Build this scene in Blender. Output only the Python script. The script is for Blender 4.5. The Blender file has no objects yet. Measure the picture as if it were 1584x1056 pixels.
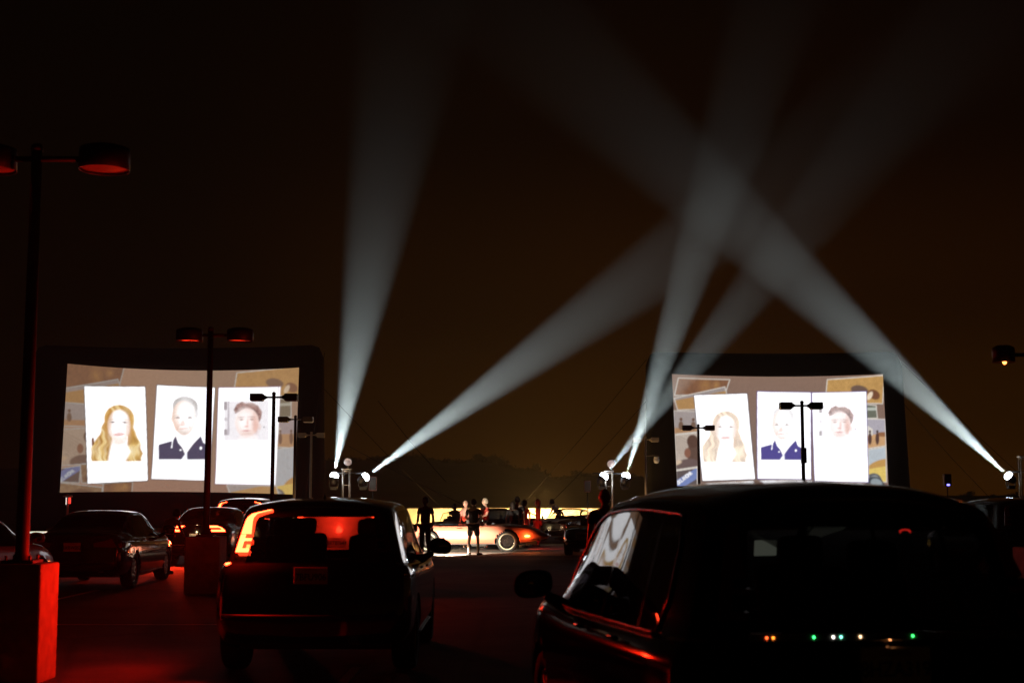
import bpy, bmesh, math, random
import numpy as np
from mathutils import Vector, Matrix, Euler

# ------------------------------------------------------------------ camera, sky, exposure
SC = bpy.context.scene
COL = SC.collection
H = 1.68                                   # eye height
F = 2200.0                                 # focal length in pixels of the 1584 px wide frame
PITCH = math.atan((770 - 528) / F)
cd = bpy.data.cameras.new('camera'); cam = bpy.data.objects.new('camera', cd); COL.objects.link(cam)
cd.sensor_width = 36.0; cd.lens = 36.0 * F / 1584; cd.clip_start = 0.1; cd.clip_end = 5000
cam.location = (0, 0, H); cam.rotation_euler = (math.pi / 2 + PITCH, 0, 0)
cd.dof.use_dof = True; cd.dof.focus_distance = 48.0; cd.dof.aperture_fstop = 3.2
SC.camera = cam
SC.view_settings.view_transform = 'Standard'; SC.view_settings.look = 'None'
SC.view_settings.exposure = 0.0; SC.view_settings.gamma = 1.0
SC.render.engine = 'CYCLES'
cy = SC.cycles
cy.use_denoising = True; cy.volume_bounces = 0; cy.max_bounces = 6; cy.transparent_max_bounces = 12
cy.sample_clamp_indirect = 4.0; cy.sample_clamp_direct = 0.0
cy.caustics_reflective = False; cy.caustics_refractive = False

wd = bpy.data.worlds.new('World'); SC.world = wd; wd.use_nodes = True
nt = wd.node_tree; N = nt.nodes; Lk = nt.links
bg = N['Background']
tc = N.new('ShaderNodeTexCoord'); sx = N.new('ShaderNodeSeparateXYZ'); Lk.new(tc.outputs['Generated'], sx.inputs[0])
rz = N.new('ShaderNodeValToRGB'); Lk.new(sx.outputs['Z'], rz.inputs[0])
cr = rz.color_ramp; cr.interpolation = 'EASE'
stops = [(0.0, (.038, .0122, .0004)), (.06, (.025, .0078, .0001)), (.14, (.0125, .0034, .0001)),
         (.26, (.0030, .0007, .00005)), (.40, (.0006, .0001, .00005))]
cr.elements[0].position = stops[0][0]; cr.elements[0].color = (*stops[0][1], 1)
cr.elements[1].position = stops[-1][0]; cr.elements[1].color = (*stops[-1][1], 1)
for p, c in stops[1:-1]:
    e = cr.elements.new(p); e.color = (*c, 1)
mr = N.new('ShaderNodeMapRange'); Lk.new(sx.outputs['X'], mr.inputs['Value'])
mr.inputs['From Min'].default_value = -.45; mr.inputs['From Max'].default_value = .45
rx = N.new('ShaderNodeValToRGB'); Lk.new(mr.outputs[0], rx.inputs[0]); rx.color_ramp.interpolation = 'EASE'
for i, (p, v) in enumerate([(0, .02), (.22, .10), (.42, .62), (.6, 1.0), (.85, .9), (1, .6)]):
    e = rx.color_ramp.elements[i] if i < 2 else rx.color_ramp.elements.new(p)
    e.position = p; e.color = (v, v, v, 1)
mx = N.new('ShaderNodeMix'); mx.data_type = 'RGBA'; mx.blend_type = 'MULTIPLY'; mx.inputs[0].default_value = 1
Lk.new(rz.outputs[0], mx.inputs[6]); Lk.new(rx.outputs[0], mx.inputs[7]); Lk.new(mx.outputs[2], bg.inputs[0])
bg.inputs[1].default_value = 1.0

# ------------------------------------------------------------------ helpers
def Wp(px, py, d):
    a = (px - 792) / F; b = (528 - py) / F
    c, s = math.cos(PITCH), math.sin(PITCH)
    v = Vector((a, c - b * s, s + b * c)); t = d / v.y
    return Vector((v.x * t, d, H + v.z * t))

def srgb(r, g, b):
    f = lambda c: (c / 255) / 12.92 if c / 255 <= .04045 else ((c / 255 + .055) / 1.055) ** 2.4
    return (f(r), f(g), f(b))

MATS = {}
def mat(name, base=(.5, .5, .5), rough=.5, metal=0.0, coat=0.0, emis=None, strength=0.0, noise=0.0, scale=8.0, bump=0.0, spec=.5):
    if name in MATS: return MATS[name]
    m = bpy.data.materials.new(name); m.use_nodes = True
    n = m.node_tree.nodes; l = m.node_tree.links; p = n['Principled BSDF']
    p.inputs['Base Color'].default_value = (*base, 1); p.inputs['Roughness'].default_value = rough
    p.inputs['Metallic'].default_value = metal; p.inputs['Coat Weight'].default_value = coat
    p.inputs['Coat Roughness'].default_value = .03; p.inputs['Specular IOR Level'].default_value = spec
    if emis:
        p.inputs['Emission Color'].default_value = (*emis, 1); p.inputs['Emission Strength'].default_value = strength
    if noise or bump:
        t = n.new('ShaderNodeTexCoord'); nz = n.new('ShaderNodeTexNoise'); nz.inputs['Scale'].default_value = scale
        nz.inputs['Detail'].default_value = 8; l.new(t.outputs['Object'], nz.inputs['Vector'])
        if noise:
            r = n.new('ShaderNodeValToRGB'); l.new(nz.outputs[0], r.inputs[0])
            r.color_ramp.elements[0].position = .3; r.color_ramp.elements[1].position = .7
            r.color_ramp.elements[0].color = (*[c * (1 - noise) for c in base], 1)
            r.color_ramp.elements[1].color = (*[min(1, c * (1 + noise)) for c in base], 1)
            l.new(r.outputs[0], p.inputs['Base Color'])
            r2 = n.new('ShaderNodeMapRange'); l.new(nz.outputs[0], r2.inputs[0])
            r2.inputs['To Min'].default_value = max(.02, rough - .12 * noise); r2.inputs['To Max'].default_value = min(1, rough + .12 * noise)
            l.new(r2.outputs[0], p.inputs['Roughness'])
        if bump:
            b = n.new('ShaderNodeBump'); b.inputs['Strength'].default_value = bump; b.inputs['Distance'].default_value = .02
            l.new(nz.outputs[0], b.inputs['Height']); l.new(b.outputs[0], p.inputs['Normal'])
    MATS[name] = m
    return m

def glass_mat(name, tint, rough=.02):
    if name in MATS: return MATS[name]
    m = bpy.data.materials.new(name); m.use_nodes = True
    n = m.node_tree.nodes; l = m.node_tree.links; n.remove(n['Principled BSDF'])
    o = n['Material Output']; tr = n.new('ShaderNodeBsdfTransparent'); tr.inputs[0].default_value = (*tint, 1)
    gl = n.new('ShaderNodeBsdfGlossy'); gl.inputs['Roughness'].default_value = rough
    fr = n.new('ShaderNodeFresnel'); ge = n.new('ShaderNodeNewGeometry'); io = n.new('ShaderNodeMapRange'); l.new(ge.outputs['Backfacing'], io.inputs[0])
    io.inputs['To Min'].default_value = 1.5; io.inputs['To Max'].default_value = 1 / 1.5; l.new(io.outputs[0], fr.inputs[0])
    mi = n.new('ShaderNodeMixShader'); l.new(fr.outputs[0], mi.inputs[0]); l.new(tr.outputs[0], mi.inputs[1]); l.new(gl.outputs[0], mi.inputs[2])
    l.new(mi.outputs[0], o.inputs[0])
    MATS[name] = m
    return m

def obj(name, verts, faces, m, parent=None, smooth=True, loc=None, rot=None):
    me = bpy.data.meshes.new(name)
    me.from_pydata([tuple(map(float, v)) for v in verts], [], [tuple(map(int, f)) for f in faces]); me.update()
    bm = bmesh.new(); bm.from_mesh(me); bmesh.ops.recalc_face_normals(bm, faces=bm.faces)
    bm.to_mesh(me); bm.free()
    if smooth and len(me.polygons): me.polygons.foreach_set('use_smooth', [True] * len(me.polygons))
    if m: me.materials.append(m)
    o = bpy.data.objects.new(name, me); COL.objects.link(o)
    if parent: o.parent = parent
    if loc is not None: o.location = loc
    if rot is not None: o.rotation_euler = rot
    return o

def tag(o, label=None, cat=None, group=None, kind=None):
    if label: o['label'] = label
    if cat: o['category'] = cat
    if group: o['group'] = group
    if kind: o['kind'] = kind
    return o

def thing(name, label, cat, loc=(0, 0, 0), rz=0.0, group=None):
    o = bpy.data.objects.new(name, None); COL.objects.link(o)
    o.empty_display_size = .2; o.location = loc; o.rotation_euler = (0, 0, rz)
    return tag(o, label, cat, group)

class MB:
    """collects boxes, tubes and lathes, links them as ONE mesh object"""
    def __init__(s): s.v = []; s.f = []
    def add(s, v, f):
        k = len(s.v); s.v += [tuple(p) for p in v]; s.f += [tuple(i + k for i in q) for q in f]; return s
    def box(s, c, size, rot=None, bev=0.0):
        bm = bmesh.new(); bmesh.ops.create_cube(bm, size=1.0)
        bmesh.ops.scale(bm, vec=Vector(size), verts=bm.verts)
        if bev: bmesh.ops.bevel(bm, geom=bm.edges[:], offset=bev, segments=2, affect='EDGES', profile=.5)
        M = Matrix.Translation(Vector(c)) @ (Euler(rot).to_matrix().to_4x4() if rot else Matrix())
        bm.verts.ensure_lookup_table()
        s.add([M @ v.co for v in bm.verts], [[v.index for v in f.verts] for f in bm.faces]); bm.free(); return s
    def tube(s, pts, r, n=8, cap=True):
        pts = [Vector(p) for p in pts]; k = len(pts); rr = r if isinstance(r, (list, tuple)) else [r] * k
        vs = []; fs = []; up0 = None
        for i, p in enumerate(pts):
            t = (pts[min(i + 1, k - 1)] - pts[max(i - 1, 0)]).normalized()
            if up0 is None: up0 = Vector((0, 0, 1)) if abs(t.z) < .9 else Vector((1, 0, 0))
            a = t.cross(up0)
            if a.length < 1e-4: a = t.cross(Vector((0, 1, 0)))
            a.normalize(); b = a.cross(t).normalized(); up0 = b
            for j in range(n):
                q = 2 * math.pi * j / n; vs.append(p + a * (rr[i] * math.cos(q)) + b * (rr[i] * math.sin(q)))
        for i in range(k - 1):
            for j in range(n):
                fs.append((i * n + j, i * n + (j + 1) % n, (i + 1) * n + (j + 1) % n, (i + 1) * n + j))
        if cap: fs.append(tuple(range(n))); fs.append(tuple((k - 1) * n + j for j in range(n))[::-1])
        return s.add(vs, fs)
    def lathe(s, prof, n=24, M=Matrix(), cap=True):
        vs = []; fs = []; k = len(prof)
        for (r, z) in prof:
            for j in range(n):
                q = 2 * math.pi * j / n; vs.append(M @ Vector((r * math.cos(q), r * math.sin(q), z)))
        for i in range(k - 1):
            for j in range(n):
                fs.append((i * n + j, i * n + (j + 1) % n, (i + 1) * n + (j + 1) % n, (i + 1) * n + j))
        if cap:
            if prof[0][0] > 1e-5: fs.append(tuple(range(n)))
            if prof[-1][0] > 1e-5: fs.append(tuple((k - 1) * n + j for j in range(n)))
        return s.add(vs, fs)
    def build(s, name, m, parent=None, smooth=False, loc=None, rot=None):
        o = obj(name, s.v, s.f, m, parent, smooth, loc, rot)
        return o

def text_mesh(name, s, size, m, parent, loc, rot, depth=.002, sx=1.0):
    c = bpy.data.curves.new(name, 'FONT'); c.body = s; c.size = size; c.extrude = depth
    c.align_x = 'CENTER'; c.align_y = 'CENTER'; c.offset = size * .018
    t = bpy.data.objects.new(name + '_src', c); COL.objects.link(t)
    dg = bpy.context.evaluated_depsgraph_get()
    me = bpy.data.meshes.new_from_object(t.evaluated_get(dg)); bpy.data.objects.remove(t); bpy.data.curves.remove(c)
    me.name = name; me.materials.clear(); me.materials.append(m)
    o = bpy.data.objects.new(name, me); COL.objects.link(o); o.parent = parent; o.location = loc; o.rotation_euler = rot; o.scale = (sx, 1, 1)
    return o

def point_light(name, loc, energy, color, size=.05, parent=None):
    l = bpy.data.lights.new(name, 'POINT'); l.energy = energy; l.color = color; l.shadow_soft_size = size
    o = bpy.data.objects.new(name, l); COL.objects.link(o); o.location = loc
    if parent: o.parent = parent
    return o

def spot_light(name, loc, direction, energy, color, angle, blend=.3, size=.05, parent=None, steep=0.0):
    l = bpy.data.lights.new(name, 'SPOT'); l.energy = energy; l.color = color; l.shadow_soft_size = size
    l.spot_size = angle; l.spot_blend = blend
    o = bpy.data.objects.new(name, l); COL.objects.link(o); o.location = loc
    o.rotation_mode = 'QUATERNION'; o.rotation_quaternion = Vector(direction).to_track_quat('-Z', 'Y')
    if parent: o.parent = parent
    if steep:                                                            # added fall-off: the lamp itself makes the beam thin with distance
        l.use_nodes = True; n = l.node_tree.nodes; k = l.node_tree.links; em = n['Emission']
        fo = n.new('ShaderNodeLightFalloff'); fo.inputs['Strength'].default_value = 1.0
        dv = n.new('ShaderNodeMath'); dv.operation = 'DIVIDE'; k.new(fo.outputs['Linear'], dv.inputs[0]); k.new(fo.outputs['Quadratic'], dv.inputs[1])
        m1 = n.new('ShaderNodeMath'); m1.operation = 'MULTIPLY'; k.new(dv.outputs[0], m1.inputs[0]); m1.inputs[1].default_value = -1.0 / steep
        ex = n.new('ShaderNodeMath'); ex.operation = 'EXPONENT'; k.new(m1.outputs[0], ex.inputs[0]); k.new(ex.outputs[0], em.inputs['Strength'])
    return o

BLACKPL = mat('black_plastic', (.012, .012, .012), .55)
RUBBER = mat('tyre_rubber', (.012, .012, .012), .8, noise=.3, scale=30)
CHROME = mat('chrome', (.75, .75, .76), .08, metal=1.0)
STEEL = mat('dull_steel', (.32, .30, .28), .45, metal=.8, noise=.2)
ALU = mat('aluminium', (.6, .58, .55), .35, metal=.9)
VINYL = mat('black_vinyl', (.002, .002, .002), .95, spec=.02, noise=.25, scale=1.2, bump=.3)
CONC = mat('painted_concrete', (.34, .32, .30), .8, noise=.22, scale=7, bump=.5)
POST0 = POSTM = mat('lamp_post_paint', (.075, .055, .04), .55, noise=.2, scale=5)
SHADE0 = SHADE = mat('lamp_shade_paint', (.028, .02, .016), .5)
LITP = mat('tan_post_paint', (.42, .33, .26), .6, noise=.15, scale=5)  # brighter copy of the post paint, warm light put into its colour
UNDER = mat('lamp_diffuser', (.55, .5, .45), .4)
ROPE = mat('guy_rope_fibre', (.006, .005, .004), .95, spec=.1)

# ------------------------------------------------------------------ ground, hills
def ground():
    m = bpy.data.materials.new('asphalt'); m.use_nodes = True
    n = m.node_tree.nodes; l = m.node_tree.links; p = n['Principled BSDF']
    t = n.new('ShaderNodeTexCoord')
    n1 = n.new('ShaderNodeTexNoise'); n1.inputs['Scale'].default_value = .55; n1.inputs['Detail'].default_value = 10; n1.inputs['Roughness'].default_value = .68
    n2 = n.new('ShaderNodeTexNoise'); n2.inputs['Scale'].default_value = 60; n2.inputs['Detail'].default_value = 3
    vo = n.new('ShaderNodeTexVoronoi'); vo.feature = 'DISTANCE_TO_EDGE'; vo.inputs['Scale'].default_value = .16
    for q in (n1, n2): l.new(t.outputs['Object'], q.inputs['Vector'])
    wv = n.new('ShaderNodeMix'); wv.data_type = 'VECTOR'; wv.inputs[0].default_value = .12
    l.new(t.outputs['Object'], wv.inputs[4]); l.new(n1.outputs['Color'], wv.inputs[5]); l.new(wv.outputs[1], vo.inputs['Vector'])
    r = n.new('ShaderNodeValToRGB'); r.color_ramp.elements[0].position = .35; r.color_ramp.elements[1].position = .65
    r.color_ramp.elements[0].color = (.018, .017, .016, 1); r.color_ramp.elements[1].color = (.085, .082, .078, 1)
    l.new(n1.outputs[0], r.inputs[0])
    cr2 = n.new('ShaderNodeMapRange'); cr2.inputs['From Max'].default_value = .012; cr2.inputs['To Min'].default_value = .3; l.new(vo.outputs['Distance'], cr2.inputs[0])
    mu = n.new('ShaderNodeMix'); mu.data_type = 'RGBA'; mu.blend_type = 'MULTIPLY'; mu.inputs[0].default_value = 1
    l.new(r.outputs[0], mu.inputs[6]); l.new(cr2.outputs[0], mu.inputs[7]); l.new(mu.outputs[2], p.inputs['Base Color'])
    p.inputs['Roughness'].default_value = .82
    b = n.new('ShaderNodeBump'); b.inputs['Strength'].default_value = .6; b.inputs['Distance'].default_value = .01
    l.new(n2.outputs[0], b.inputs['Height']); l.new(b.outputs[0], p.inputs['Normal'])
    o = obj('ground', [(-320, -40, 0), (320, -40, 0), (320, 600, 0), (-320, 600, 0)], [(0, 1, 2, 3)], m, smooth=False)
    tag(o, kind='structure')
    wp = mat('road_paint', (.62, .60, .56), .7, noise=.3, scale=3)
    mb = MB()
    def line(x0, y0, x1, y1, w=.1):
        d = Vector((x1 - x0, y1 - y0, 0)).normalized(); q = Vector((-d.y, d.x, 0)) * w / 2
        mb.add([(x0 + q.x, y0 + q.y, .004), (x1 + q.x, y1 + q.y, .004), (x1 - q.x, y1 - q.y, .004), (x0 - q.x, y0 - q.y, .004)], [(0, 1, 2, 3)])
    line(-9, 40.0, 7, 40.0, .12)
    for x in (-4.6, -1.55, 3.9): line(x, 9.5, x, 14.5)
    for x in (-10.4, -7.6, 1.5, 4.5): line(x, 21.5, x, 26.5)
    line(-8, 19.3, -3, 19.3, .1)
    tag(mb.build('parking_lines', wp), kind='structure')
    cs_ = mat('pale_concrete_strip', (.30, .28, .25), .75, noise=.3, scale=.9, bump=.3)
    tag(obj('concrete_strip', [(-14, 42.3, .004), (3.6, 42.3, .004), (3.6, 47.2, .004), (-14, 47.2, .004)], [(0, 1, 2, 3)], cs_, smooth=False), kind='structure')  # paler strip added to make the lit ground brighter
ground()

RIDGE = [(-2600, 742), (-800, 735), (-200, 728), (200, 722), (430, 712), (560, 713), (620, 706), (645, 709), (662, 711), (690, 714), (716, 716), (735, 714),
         (760, 715), (775, 718), (790, 724), (812, 727), (832, 728), (848, 738), (862, 742), (880, 739), (905, 735), (930, 737),
         (960, 736), (1000, 742), (1080, 752), (1180, 762), (1300, 766), (1500, 766.5), (1700, 765), (4200, 758)]
HILLM = mat('dry_scrub_hill', (.045, .036, .020), .95, noise=.45, scale=.12, bump=.5)
def hill_z(X):
    px = 792 + F * X / 300.0
    y = np.interp(px, [r[0] for r in RIDGE], [r[1] for r in RIDGE])
    return H + (770 - y) / F * 300.0
def hills():
    rnd = np.random.RandomState(3)
    xs = np.linspace(-310, 310, 420); ys = np.array([185, 200, 220, 240, 260, 280, 300, 330, 380, 450])
    prof = np.array([-.02, .10, .30, .52, .74, .92, 1.0, .8, .45, -.02])
    v = []; f = []
    for i, y in enumerate(ys):
        for j, x in enumerate(xs):
            z = (hill_z(x)) * prof[i] + (rnd.rand() - .5) * .35 * (0 < i < 9)
            v.append((x, y, z - .02))
    nx = len(xs)
    for i in range(len(ys) - 1):
        for j in range(nx - 1): f.append((i * nx + j, i * nx + j + 1, (i + 1) * nx + j + 1, (i + 1) * nx + j))
    tag(obj('hills', v, f, HILLM), kind='structure')
    # scrub along the ridge, uncountable
    v = []; f = []; r = random.Random(5)
    for k in range(520):
        x = r.uniform(-60, 60) if k < 360 else r.uniform(-300, 300); y = 300 + r.uniform(-14, 4); z0 = hill_z(x) * (.96)
        h = r.uniform(.25, .8); w = r.uniform(.5, 1.5)
        for q in range(16):
            cx = x + r.gauss(0, w * .45); cz = z0 + abs(r.gauss(0, h * .45)); cy_ = y + r.gauss(0, w * .4); s = r.uniform(.12, .3)
            a, b = r.uniform(0, 6.28), r.uniform(-1, 1)
            u = Vector((math.cos(a), math.sin(a), b)).normalized() * s; t = Vector((-math.sin(a), math.cos(a) * .5, 1)).normalized() * s
            c = Vector((cx, cy_, cz)); i = len(v); v += [c - u - t, c + u - t, c + u * .6 + t, c - u * .7 + t]; f.append((i, i + 1, i + 2, i + 3))
    tag(obj('ridge_scrub', v, f, mat('scrub_leaf', (.05, .05, .025), .9), smooth=False), kind='stuff')
hills()

LEAF = mat('tree_leaf', (.045, .05, .022), .85)
BARK = mat('tree_bark', (.06, .045, .03), .9)
def ridge_tree(px, top, w, label, seed):
    r = random.Random(seed); X = (px - 792) * 299 / F; z0 = hill_z(X) - .3; hgt = H + (770 - top) / F * 299 - z0
    t = thing('ridge_tree', label, 'tree', (X, 299, z0), 0, 'trees on the ridge')
    mb = MB(); mb.tube([(0, 0, -.2), (.05, 0, hgt * .35), (0, .05, hgt * .7)], [.14, .1, .04], 6)
    for k in range(6):
        a = r.uniform(0, 6.28); mb.tube([(0, 0, hgt * r.uniform(.25, .5)), (math.cos(a) * w * .3, math.sin(a) * w * .3, hgt * r.uniform(.6, .85))], [.05, .02], 5)
    mb.build('trunk', BARK, t)
    v = []; f = []
    lumps = [(r.gauss(0, w * .28), r.gauss(0, w * .25), hgt * r.uniform(.45, .88), r.uniform(.22, .42) * w * .7) for _ in range(8)]
    for (lx, ly, lz, lr) in lumps:
        for q in range(60):
            d = Vector((r.gauss(0, 1), r.gauss(0, 1), r.gauss(0, 1))).normalized() * lr * r.uniform(.4, 1.05)
            c = Vector((lx, ly, lz)) + d; s = r.uniform(.07, .17); u = Vector((r.gauss(0, 1), r.gauss(0, 1), r.gauss(0, 1))).normalized()
            t2 = u.cross(Vector((r.gauss(0, 1), r.gauss(0, 1), r.gauss(0, 1)))).normalized()
            i = len(v); v += [c - u * s, c + t2 * s * .6, c + u * s, c - t2 * s * .6]; f.append((i, i + 1, i + 2, i + 3))
    obj('crown', v, f, LEAF, t, smooth=False)
for a in [(738, 708, 2.2, 'rounded dark tree first in the ridge clump left of centre', 1),
          (744, 706, 2.0, 'tallest dark tree of the ridge clump above the crowd', 2),
          (758, 709, 1.9, 'small dark tree in the dip of the ridge clump', 3),
          (768, 707, 2.3, 'broad dark tree at the right end of the ridge clump', 4),
          (776, 713, 1.6, 'low bush tree just below the right end of the clump', 5),
          (829, 721, 1.9, 'lone dark tree on the shoulder of the ridge above the smoke', 6),
          (895, 731, 1.9, 'small tree on the low ridge behind the hanging speaker', 7),
          (652, 707, 1.8, 'small scrubby tree on the high left ridge', 8),
          (1420, 763, 1.7, 'tiny tree on the skyline left of the blue lit speaker', 9),
          (1497, 764, 1.9, 'tiny tree on the skyline right of the blue lit speaker', 10)]:
    ridge_tree(a[0], a[1] - 2.5, a[2] * 1.3, *a[3:])

# ------------------------------------------------------------------ projected pictures (painted as vertex colours of the picture mesh)
def sd_poly(X, Y, pts):
    """signed distance (negative inside) to a polygon"""
    d = np.full(X.shape, 1e9); inside = np.zeros(X.shape, bool); n = len(pts)
    for i in range(n):
        x0, y0 = pts[i]; x1, y1 = pts[(i + 1) % n]; ex, ey = x1 - x0, y1 - y0
        t = np.clip(((X - x0) * ex + (Y - y0) * ey) / (ex * ex + ey * ey), 0, 1)
        d = np.minimum(d, np.hypot(X - x0 - t * ex, Y - y0 - t * ey))
        c = ((y0 > Y) != (y1 > Y)) & (X < (x1 - x0) * (Y - y0) / (y1 - y0 + 1e-9) + x0); inside ^= c
    return np.where(inside, -d, d)
def cov(sd, soft=2.5): return np.clip(.5 - sd / soft, 0, 1)
def ell(X, Y, cx, cy_, rx, ry, rot=0.0, soft=3.0):
    c, s = math.cos(rot), math.sin(rot); x = (X - cx) * c + (Y - cy_) * s; y = -(X - cx) * s + (Y - cy_) * c
    k = np.hypot(x / rx, y / ry); return cov((k - 1) * min(rx, ry), soft)
def put(C, m, col): 
    for k in range(3): C[..., k] = C[..., k] * (1 - m) + col[k] * m
def vnoise(X, Y, sc, seed):
    rs = np.random.RandomState(seed); g = rs.rand(64, 64); x = X / sc; y = Y / sc
    xi = np.floor(x).astype(int); yi = np.floor(y).astype(int); fx = x - xi; fy = y - yi; fx = fx * fx * (3 - 2 * fx); fy = fy * fy * (3 - 2 * fy)
    G = lambda a, b: g[a % 64, b % 64]
    return (G(xi, yi) * (1 - fx) + G(xi + 1, yi) * fx) * (1 - fy) + (G(xi, yi + 1) * (1 - fx) + G(xi + 1, yi + 1) * fx) * fy
S = lambda *c: srgb(*c)
WHITE = (1.5, 1.5, 1.55)
SEG = {'O': [(0, 0), (0, 1), (.6, 1), (.6, 0), (0, 0)], 'K': [(0, 0), (0, 1), None, (.6, 1), (0, .5), (.6, 0)], 'L': [(0, 1), (0, 0), (.6, 0)],
       'A': [(0, 0), (.3, 1), (.6, 0), None, (.12, .4), (.48, .4)], 'H': [(0, 0), (0, 1), None, (.6, 0), (.6, 1), None, (0, .5), (.6, .5)],
       'M': [(0, 0), (0, 1), (.35, .4), (.7, 1), (.7, 0)]}
def lettering(C, X, Y, s, ox, oy, ang, size, col, thick):
    ca, sa = math.cos(ang), math.sin(ang); cur = 0
    for ch in s:
        prev = None
        for q in SEG[ch]:
            if q is None: prev = None; continue
            x, y = cur + q[0] * size * .8, -q[1] * size; p = (ox + x * ca - y * sa, oy + x * sa + y * ca)
            if prev:
                ex, ey = p[0] - prev[0], p[1] - prev[1]; t = np.clip(((X - prev[0]) * ex + (Y - prev[1]) * ey) / (ex * ex + ey * ey + 1e-9), 0, 1)
                put(C, cov(np.hypot(X - prev[0] - t * ex, Y - prev[1] - t * ey) - thick, 2), col)
            prev = p
        cur += size * .72
def snap(C, X, Y, quad, kind, dim, edge=5):
    sd = sd_poly(X, Y, quad); put(C, cov(sd), [c * dim[3] for c in S(230, 222, 212)])
    m = cov(sd + edge); xs = [q[0] for q in quad]; ys = [q[1] for q in quad]; x0, x1, y0, y1 = min(xs), max(xs), min(ys), max(ys)
    u = (X - x0) / (x1 - x0); v = (Y - y0) / (y1 - y0); L = np.zeros(X.shape + (3,)); nn = vnoise(X, Y, 14, 7) * .6 + vnoise(X, Y, 5, 8) * .4
    def fill(mm, c): put(L, mm, c)
    one = np.ones(X.shape)
    if kind == 'warm':
        fill(one, S(150, 105, 75)); fill(nn * .8, S(95, 60, 45)); fill(ell(X, Y, x0 + .55 * (x1 - x0), y0 + .45 * (y1 - y0), 26, 40, 0, 40) * .45 * nn * 1.6, S(215, 165, 90))
        fill(ell(X, Y, x0 + .75 * (x1 - x0), y0 + .35 * (y1 - y0), 16, 18, 0, 26) * .4 * nn * 1.6, S(240, 190, 110))
    elif kind == 'dune':
        fill(one, S(178, 180, 190)); fill(cov((y0 + .62 * (y1 - y0) - Y) - (X - x0) * .22, 4), S(205, 165, 105)); fill(nn * .25, S(120, 100, 80))
    elif kind == 'pair':
        fill(one, S(185, 188, 198)); fill(cov(y0 + .72 * (y1 - y0) - Y, 6), S(200, 160, 120)); fill(nn * .2, S(110, 90, 75))
        for k in (.28, .72):
            cx = x0 + k * (x1 - x0); fill(ell(X, Y, cx, y0 + .36 * (y1 - y0), 8, 9), S(95, 70, 60)); fill(ell(X, Y, cx, y0 + .62 * (y1 - y0), 13, 24), S(110, 90, 80))
    elif kind == 'portrait':
        fill(one, S(200, 190, 180))
        for k in range(9): fill(cov(np.abs(Y - y0 - 12 - (X - x0) * (.5 + k * .09) - k * 9) - 1.2, 2) * (u < .55) * .7, S(110, 100, 95))
        fill(ell(X, Y, x0 + .80 * (x1 - x0), y0 + .60 * (y1 - y0), 38, 95, 0, 8), S(92, 72, 66)); fill(ell(X, Y, x0 + .72 * (x1 - x0), y0 + .25 * (y1 - y0), 30, 36, 0, 5), S(85, 62, 56))
        fill(ell(X, Y, x0 + .52 * (x1 - x0), y0 + .55 * (y1 - y0), 17, 26, 0, 5), S(140, 96, 80)); fill(ell(X, Y, x0 + .6 * (x1 - x0), y0 + .9 * (y1 - y0), 75, 42, 0, 8), S(105, 90, 92))
        fill(ell(X, Y, x0 + .12 * (x1 - x0), y0 + .8 * (y1 - y0), 24, 12, -.3, 6), S(225, 205, 180))
    elif kind == 'sign':
        fill(one, S(95, 85, 85)); fill(cov(np.abs((Y - y1) + (X - x0) * .62 + 22) - 30, 4), S(120, 140, 195)); fill(nn * .15, S(70, 70, 90))
    elif kind == 'grass':
        fill(one, S(205, 165, 105)); fill(nn * .55, S(150, 112, 66)); fill(ell(X, Y, x0 + .58 * (x1 - x0), y0 + .5 * (y1 - y0), 48, 26, .25, 6), S(112, 92, 84))
        fill(ell(X, Y, x0 + .82 * (x1 - x0), y0 + .66 * (y1 - y0), 34, 24, .6, 6), S(120, 80, 60)); fill(ell(X, Y, x0 + .75 * (x1 - x0), y0 + .7 * (y1 - y0), 12, 24, .5, 5), S(240, 225, 205))
    elif kind == 'walkers':
        fill(one, S(178, 176, 192)); fill(cov(y0 + .52 * (y1 - y0) - Y, 4), S(205, 165, 125)); fill(cov(sd_poly(X, Y, [(x0, y0 + 34), (x0 + 34, y0 + 58), (x0 + 34, y0 + 92), (x0, y0 + 92)])), S(225, 222, 220))
        fill(ell(X, Y, x1 - 20, y0 + .52 * (y1 - y0), 34, 12, 0, 5), S(150, 105, 75))
        for k in (.18, .55): 
            cx = x0 + k * (x1 - x0); fill(ell(X, Y, cx, y0 + .43 * (y1 - y0), 6, 8), S(70, 55, 50)); fill(ell(X, Y, cx, y0 + .66 * (y1 - y0), 10, 32), S(90, 66, 62))
    elif kind == 'field':
        fill(one, S(190, 205, 222)); fill(ell(X, Y, x1 - 12, y1 - 62, 105, 62, -.2, 5), S(200, 158, 96)); fill(cov(y1 - 88 + (x1 - X) * .18 - Y, 5), S(232, 208, 120)); fill(nn * .15, S(150, 120, 60))
        fill(ell(X, Y, x0 + 26, y1 + 6, 48, 56, .5, 5), S(100, 104, 112)); fill(ell(X, Y, x0 + 30, y1 - 6, 24, 34, .5, 6), S(150, 156, 162))
    elif kind == 'dark':
        fill(one, S(170, 150, 120)); fill(nn * .9, S(110, 80, 66)); fill(ell(X, Y, x0 + .55 * (x1 - x0), y0 + .7 * (y1 - y0), 60, 30, 0, 12), S(96, 66, 58))
    elif kind == 'green':
        fill(one, S(110, 115, 105)); fill(cov(np.abs(Y - y0 - .35 * (y1 - y0)) - 8, 3), S(185, 195, 190))
    # dimming / washing of the projection
    a, tint, wash, _ = dim
    for k in range(3): L[..., k] = (L[..., k] * a * tint[k]) * (1 - wash) + wash * S(150, 118, 95)[k]
    for k in range(3): C[..., k] = C[..., k] * (1 - m) + L[..., k] * m
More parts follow.
